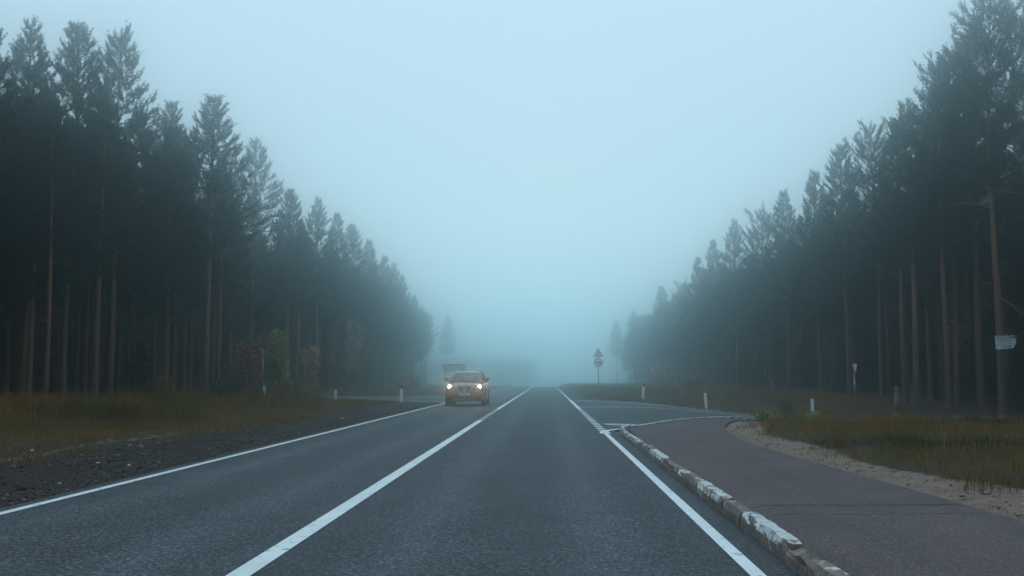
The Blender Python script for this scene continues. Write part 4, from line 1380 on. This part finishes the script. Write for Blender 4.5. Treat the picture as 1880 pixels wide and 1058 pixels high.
def lettering(txt, cx, cz, size, mat, parent, name='lettering', squeeze=1.0, y=-.008, rot=None):
    cu = bpy.data.curves.new(name, 'FONT')
    cu.body = txt; cu.size = size; cu.align_x = 'CENTER'; cu.align_y = 'CENTER'; cu.extrude = .0012
    cu.offset = size * .018
    t = bpy.data.objects.new('tmp', cu)
    COL.objects.link(t)
    bpy.context.view_layer.update()
    me = bpy.data.meshes.new_from_object(t.evaluated_get(bpy.context.evaluated_depsgraph_get()))
    bpy.data.objects.remove(t)
    me.name = name
    me.materials.append(M[mat])
    o = link(bpy.data.objects.new(name, me), parent)
    o.rotation_euler = (R(90), 0, 0); o.scale = (squeeze, 1, 1)
    o.location = (cx, y, cz)
    return o


lettering('КОТЛЫ', .03, .235, .27, 'sign_black', bd, squeeze=.92)
mb = MB()
rl = np.random.default_rng(5)
for z_, a_, b_, hh in ((.085, -.44, .46, .055), (-.02, -.22, .28, .035), (-.095, -.44, .44, .045)):     # small lines too faded to read
    x_ = a_
    while x_ < b_:
        w_ = rl.uniform(.018, .04)
        mb.box((x_ + w_ / 2, -.0075, z_ + rl.uniform(-.004, .004)), (w_, .002, hh * rl.uniform(.5, 1)))
        x_ += w_ + rl.uniform(.008, .02)
mb.build('faded_print', M['grey_back'], bd)
lettering('62-96-', .08, -.235, .17, 'sign_black', bd)

# ------------------------------------------------------------------ the oncoming car
M['car_paint'] = simple('copper_red_paint', (.28, .040, .013), .4, metal=.1, spec=.4)
M['car_paint'].node_tree.nodes['Principled BSDF'].inputs['Coat Weight'].default_value = .6
M['car_paint'].node_tree.nodes['Principled BSDF'].inputs['Coat Roughness'].default_value = .12
M['chrome'] = simple('chrome', (.75, .76, .78), .15, metal=1)
M['cladding'] = simple('dark_cladding', (.02, .02, .021), .6)
M['rubber'] = simple('tyre_rubber', (.014, .014, .015), .8)
M['rim'] = simple('alloy_rim', (.4, .41, .42), .35, metal=.9)
M['silver'] = simple('silver_skid', (.42, .43, .45), .4, metal=.4)
M['interior'] = simple('dark_interior', (.015, .016, .018), .8)
M['plate'] = simple('plate_white', (.72, .73, .72), .4)


def glass_mat():
    m, N, L, p = new_mat('tinted_glass')
    N.remove(p)
    out = [n for n in N if n.type == 'OUTPUT_MATERIAL'][0]
    tr_ = N.new('ShaderNodeBsdfTransparent'); tr_.inputs[0].default_value = (.5, .58, .6, 1)
    gl = N.new('ShaderNodeBsdfGlossy'); gl.inputs['Roughness'].default_value = .03
    fr = N.new('ShaderNodeFresnel'); fr.inputs[0].default_value = 1.75
    mx = N.new('ShaderNodeMixShader')
    L.new(fr.outputs[0], mx.inputs[0]); L.new(tr_.outputs[0], mx.inputs[1]); L.new(gl.outputs[0], mx.inputs[2])
    L.new(mx.outputs[0], out.inputs['Surface'])
    return m


M['glass'] = glass_mat()


def emit_mat(name, col, st):
    m, N, L, p = new_mat(name)
    p.inputs['Base Color'].default_value = (.8, .8, .8, 1)
    p.inputs['Emission Color'].default_value = (*col, 1)
    p.inputs['Emission Strength'].default_value = st
    return m


M['lamp'] = emit_mat('lit_headlight', (1.0, .78, .48), 24)
M['housing'] = simple('lamp_housing', (.3, .3, .32), .15, metal=.6)

CAR_Y = 45.6
car = thing('car', 'copper-red crossover car with headlights on, coming along the oncoming lane', 'car', (-3.74, CAR_Y, .02), 0)
st_y = [0.0, .06, .16, .34, .6, 1.0, 1.35, 2.0, 2.9, 3.7, 4.1, 4.3, 4.38]
st_w = [.66, .78, .85, .895, .915, .92, .92, .92, .92, .91, .88, .82, .74]
st_t = [.86, .90, .945, .985, 1.02, 1.06, 1.10, 1.10, 1.10, 1.10, 1.08, 1.0, .92]
st_b = [.32, .25, .22, .21, .21, .21, .21, .21, .21, .22, .26, .32, .4]


def cubic(xs_, ys_, t):
    """monotone-ish smooth interpolation"""
    xs_, ys_ = np.array(xs_), np.array(ys_)
    m = np.gradient(ys_, xs_)
    k = np.clip(np.searchsorted(xs_, t) - 1, 0, len(xs_) - 2)
    h = xs_[k + 1] - xs_[k]; u = (t - xs_[k]) / h
    return ((2 * u ** 3 - 3 * u ** 2 + 1) * ys_[k] + (u ** 3 - 2 * u ** 2 + u) * h * m[k] + (-2 * u ** 3 + 3 * u ** 2) * ys_[k + 1] + (u ** 3 - u ** 2) * h * m[k + 1])


ty = np.r_[np.linspace(0, .6, 16), np.linspace(.75, 4.0, 24), np.linspace(4.05, 4.38, 8)]
W, T, B = cubic(st_y, st_w, ty), cubic(st_y, st_t, ty), cubic(st_y, st_b, ty)
V, F = [], []
WH = [(.88, .335), (3.53, .335)]       # wheel centres along the car, radius
for y_, w_, t_, b_ in zip(ty, W, T, B):
    half = [(0, b_), (w_ * .75, b_), (w_ * .955, b_ + .05), (w_ * .99, b_ + .18), (w_ * 1.0, .55), (w_ * .985, .68), (w_ * .995, .8), (w_ * .965, t_ - .10), (w_ * .90, t_ - .035), (w_ * .72, t_ + .005), (w_ * .4, t_ + .028), (0, t_ + .035)]
    ring = [(x_, y_, z_) for x_, z_ in half] + [(-x_, y_, z_) for x_, z_ in half[-2:0:-1]]
    V += ring
m_ = 22
n_ = len(ty)
F = [(i * m_ + k, i * m_ + (k + 1) % m_, (i + 1) * m_ + (k + 1) % m_, (i + 1) * m_ + k) for i in range(n_ - 1) for k in range(m_)]
F += [tuple(range(m_))[::-1], tuple((n_ - 1) * m_ + k for k in range(m_))]
mb = MB(); mb.add(V, F)
body = mb.build('body', M['car_paint'], car, True)
tree_b = BVHTree.FromPolygons([Vector(v) for v in V], F)


def front_y(x, z):
    h = tree_b.ray_cast(Vector((x, -1, z)), Vector((0, 1, 0)))
    return h[0].y if h[0] is not None else .4


def on_front(outline, name, mat, depth=.02, parent=car, proud=.006, sub=1):
    """a panel that follows the curve of the nose"""
    pts = [Vector((x, 0, z)) for x, z in outline]
    dense = []
    for i in range(len(pts)):
        a, b = pts[i], pts[(i + 1) % len(pts)]
        k = max(1, int((b - a).length / .06))
        dense += [a.lerp(b, j / k) for j in range(k)]
    c = sum(dense, Vector()) / len(dense)
    vs, fs, n = [], [], len(dense)
    for q in (1.0, .66, .33):
        for p in dense:
            s = c.lerp(p, q)
            vs.append((s.x, front_y(s.x, s.z) - proud, s.z))
    vs.append((c.x, front_y(c.x, c.z) - proud, c.z))
    for r_ in range(2):
        for k in range(n):
            fs.append((r_ * n + k, r_ * n + (k + 1) % n, (r_ + 1) * n + (k + 1) % n, (r_ + 1) * n + k))
    fs += [(2 * n + k, 2 * n + (k + 1) % n, 3 * n) for k in range(n)]
    b0 = len(vs)
    vs += [(x, y + depth, z) for x, y, z in vs[:n]]
    fs += [(k, b0 + k, b0 + (k + 1) % n, (k + 1) % n) for k in range(n)]
    mb = MB(); mb.add(vs, fs)
    return mb.build(name, M[mat], parent)


grille = on_front([(-.44, .885), (.44, .885), (.40, .80), (.22, .66), (-.22, .66), (-.40, .80)], 'grille', 'cladding', proud=.008)
for s in (-1, 1):
    on_front([(s * .43, .885), (s * .33, .885), (s * .20, .70), (s * .235, .675), (s * .36, .79)], 'chrome_strip', 'chrome', parent=grille, proud=.02)
on_front([(-.22, .695), (.22, .695), (.20, .672), (-.20, .672)], 'chrome_strip', 'chrome', parent=grille, proud=.018)
mb = MB()
ring = [(.088 * math.cos(a), front_y(0, .8) - .03, .79 + .088 * math.sin(a)) for a in np.linspace(0, 2 * math.pi, 25)]
mb.tube(ring, .013, 6, False); mb.box((0, front_y(0, .79) - .032, .79), (.23, .014, .036)); mb.build('badge', M['chrome'], grille)
pl_ = on_front([(-.26, .60), (.26, .60), (.26, .488), (-.26, .488)], 'number_plate', 'plate', proud=.03)
mb = MB()
for k, w_ in zip((-.2, -.135, -.08, -.025, .04, .095), (.05, .035, .035, .035, .04, .04)):
    mb.box((k, front_y(k, .54) - .033, .54), (w_, .003, .06))
mb.box((.195, front_y(.195, .55) - .033, .55), (.06, .003, .035))
mb.build('plate_print', M['sign_black'], pl_)
on_front([(-.56, .33), (.56, .33), (.50, .24), (-.50, .24)], 'skid_plate', 'silver', proud=.02)
on_front([(-.62, .45), (.62, .45), (.60, .35), (-.60, .35)], 'lower_intake', 'cladding', proud=.008)
for s in (-1, 1):
    hl = on_front([(s * .47, .86), (s * .80, .96), (s * .85, .93), (s * .80, .83), (s * .56, .80)], 'headlight', 'housing', proud=.008)
    fy_ = front_y(s * .685, .885)
    mb = MB()
    mb.prism([(s * .685 + a * .8, .885 + b * 1.25) for a, b in disc(.085, 18)], 'y', fy_ - .03, fy_ - .012)
    mb.build('lamp', M['lamp'], hl)
    on_front([(s * .62, .44), (s * .78, .46), (s * .78, .36), (s * .64, .35)], 'fog_lamp', 'cladding', proud=.012)
    ld = bpy.data.lights.new('headlight_beam', 'SPOT')
    ld.energy = 9; ld.color = (1.0, .62, .32); ld.spot_size = R(100); ld.spot_blend = 1.0; ld.shadow_soft_size = .07
    lo = link(bpy.data.objects.new('headlight_beam', ld), car)
    lo.location = (s * .685, fy_ - .06, .885)
    lo.rotation_euler = (R(90 - 1), 0, R(180))
# cabin: pillars, roof, glass
A0, A1, C1, C0 = (.735, 1.12, 1.09), (.575, 1.98, 1.535), (.55, 3.55, 1.535), (.66, 4.18, 1.08)
side_b = [(.81, 1.2, 1.10), (.60, 2.0, 1.52), (.575, 3.5, 1.52), (.76, 4.05, 1.10)]


def quad_panel(p, name, mat, parent=car, th=.0):
    mb = MB(); mb.add(p, [tuple(range(len(p)))]); return mb.build(name, M[mat], parent)


mb = MB()      # roof, crowned
rv = []
for y_, w_, z_ in ((1.92, .575, 1.525), (2.1, .60, 1.56), (2.6, .61, 1.585), (3.2, .60, 1.575), (3.62, .56, 1.53)):
    rv += [(-w_, y_, z_ - .02), (-w_ * .6, y_, z_ + .012), (0, y_, z_ + .02), (w_ * .6, y_, z_ + .012), (w_, y_, z_ - .02)]
rfc = [(i * 5 + k, i * 5 + k + 1, (i + 1) * 5 + k + 1, (i + 1) * 5 + k) for i in range(4) for k in range(4)]
rv2 = [(x, y, z - .05) for x, y, z in rv]
mb.add(rv + rv2, rfc + [tuple(reversed([q + 25 for q in f])) for f in rfc] + [(0, 1, 26, 25), (1, 2, 27, 26), (2, 3, 28, 27), (3, 4, 29, 28)])
mb.build('roof', M['car_paint'], car, True)
for s in (-1, 1):
    for pts, r in (([(s * .80, 1.10, 1.08), (s * .70, 1.55, 1.34), (s * .60, 1.98, 1.53)], .04), ([(s * .85, 2.35, 1.09), (s * .61, 2.35, 1.53)], .035),
                   ([(s * .60, 1.98, 1.525), (s * .615, 2.7, 1.555), (s * .57, 3.6, 1.52)], .035), ([(s * .57, 3.6, 1.52), (s * .76, 4.1, 1.09)], .07)):
        mb = MB(); mb.tube(pts, r, 8); mb.build('pillar', M['car_paint'], car, True)
    quad_panel([(s * .83, 1.22, 1.10), (s * .62, 1.98, 1.50), (s * .60, 3.5, 1.50), (s * .80, 4.0, 1.10)], 'side_window', 'glass')
    mr = MB(); mr.prism(rounded([(s * .95 - .11, 1.15), (s * .95 + .11, 1.17), (s * .95 + .10, 1.29), (s * .95 - .10, 1.27)], .03), 'y', 1.22, 1.34)
    mo = mr.build('mirror', M['car_paint'], car)
    mb = MB(); mb.tube([(s * .82, 1.3, 1.14), (s * .9, 1.28, 1.18)], .025, 6); mb.build('mirror_arm', M['cladding'], mo)
quad_panel([(-.745, 1.10, 1.105), (-.25, 1.03, 1.115), (.25, 1.03, 1.115), (.745, 1.10, 1.105), (.58, 1.95, 1.515), (0, 1.9, 1.535), (-.58, 1.95, 1.515)], 'windscreen', 'glass')
quad_panel([(-.66, 4.16, 1.10), (.66, 4.16, 1.10), (.53, 3.64, 1.49), (-.53, 3.64, 1.49)], 'rear_window', 'glass')
mb = MB(); mb.box((0, 2.4, 1.11), (1.5, 2.3, .06)); mb.box((0, 1.35, 1.115), (1.4, .5, .05)); mb.build('dashboard', M['interior'], car)
for s in (-1, 1):
    mb = MB(); mb.box((s * .36, 2.45, 1.16), (.46, .12, .2)); mb.box((s * .36, 2.45, 1.32), (.24, .1, .15)); mb.build('seat', M['interior'], car)
mb = MB(); mb.box((0, 1.93, 1.44), (.22, .04, .07)); mb.build('rear_view_mirror', M['interior'], car)
for wy, wr in WH:
    for s in (-1, 1):
        mb = MB(); mb.prism([(wy + a, .40 + b) for a, b in disc(.40, 20)], 'x', s * .80, s * .932); mb.build('wheel_arch', M['cladding'], car)
        mb = MB()
        prof = [(.20, .72), (.30, .715), (.335, .74), (.345, .80), (.345, .86), (.335, .915), (.30, .94), (.21, .945)]
        vs, fs = [], []
        for k in range(24):
            a = 2 * math.pi * k / 24
            for r_, x_ in prof: vs.append((s * x_, wy + r_ * math.cos(a), wr + .01 + r_ * math.sin(a)))
        np_ = len(prof)
        fs = [(k * np_ + j, k * np_ + j + 1, ((k + 1) % 24) * np_ + j + 1, ((k + 1) % 24) * np_ + j) for k in range(24) for j in range(np_ - 1)]
        mb.add(vs, fs)
        wh = mb.build('wheel', M['rubber'], car, True)
        mb = MB(); mb.prism([(wy + a, wr + .01 + b) for a, b in disc(.21, 20)], 'x', s * .78, s * .935)
        for k in range(5):
            a = 2 * math.pi * k / 5
            mb.box((s * .94, wy + .11 * math.cos(a), wr + .01 + .11 * math.sin(a)), (.02, .17, .05), Matrix.Rotation(a, 3, 'X'))
        mb.build('rim', M['rim'], wh)

# ------------------------------------------------------------------ the fog
hz, N, L, p = new_mat('fog')
N.remove(p)
out = [n for n in N if n.type == 'OUTPUT_MATERIAL'][0]
pv = N.new('ShaderNodeVolumePrincipled')
pv.inputs['Color'].default_value = (.83, .975, 1.0, 1)
pv.inputs['Density'].default_value = .0094
pv.inputs['Anisotropy'].default_value = .962
L.new(pv.outputs[0], out.inputs['Volume'])
mb = MB()
zmin, zmax = float(crest(465)) - 1.2, 25.5
mb.box((0, 220, (zmin + zmax) / 2), (506, 500, zmax - zmin))
haze = mb.build('haze', hz)
tag(haze, kind='stuff')
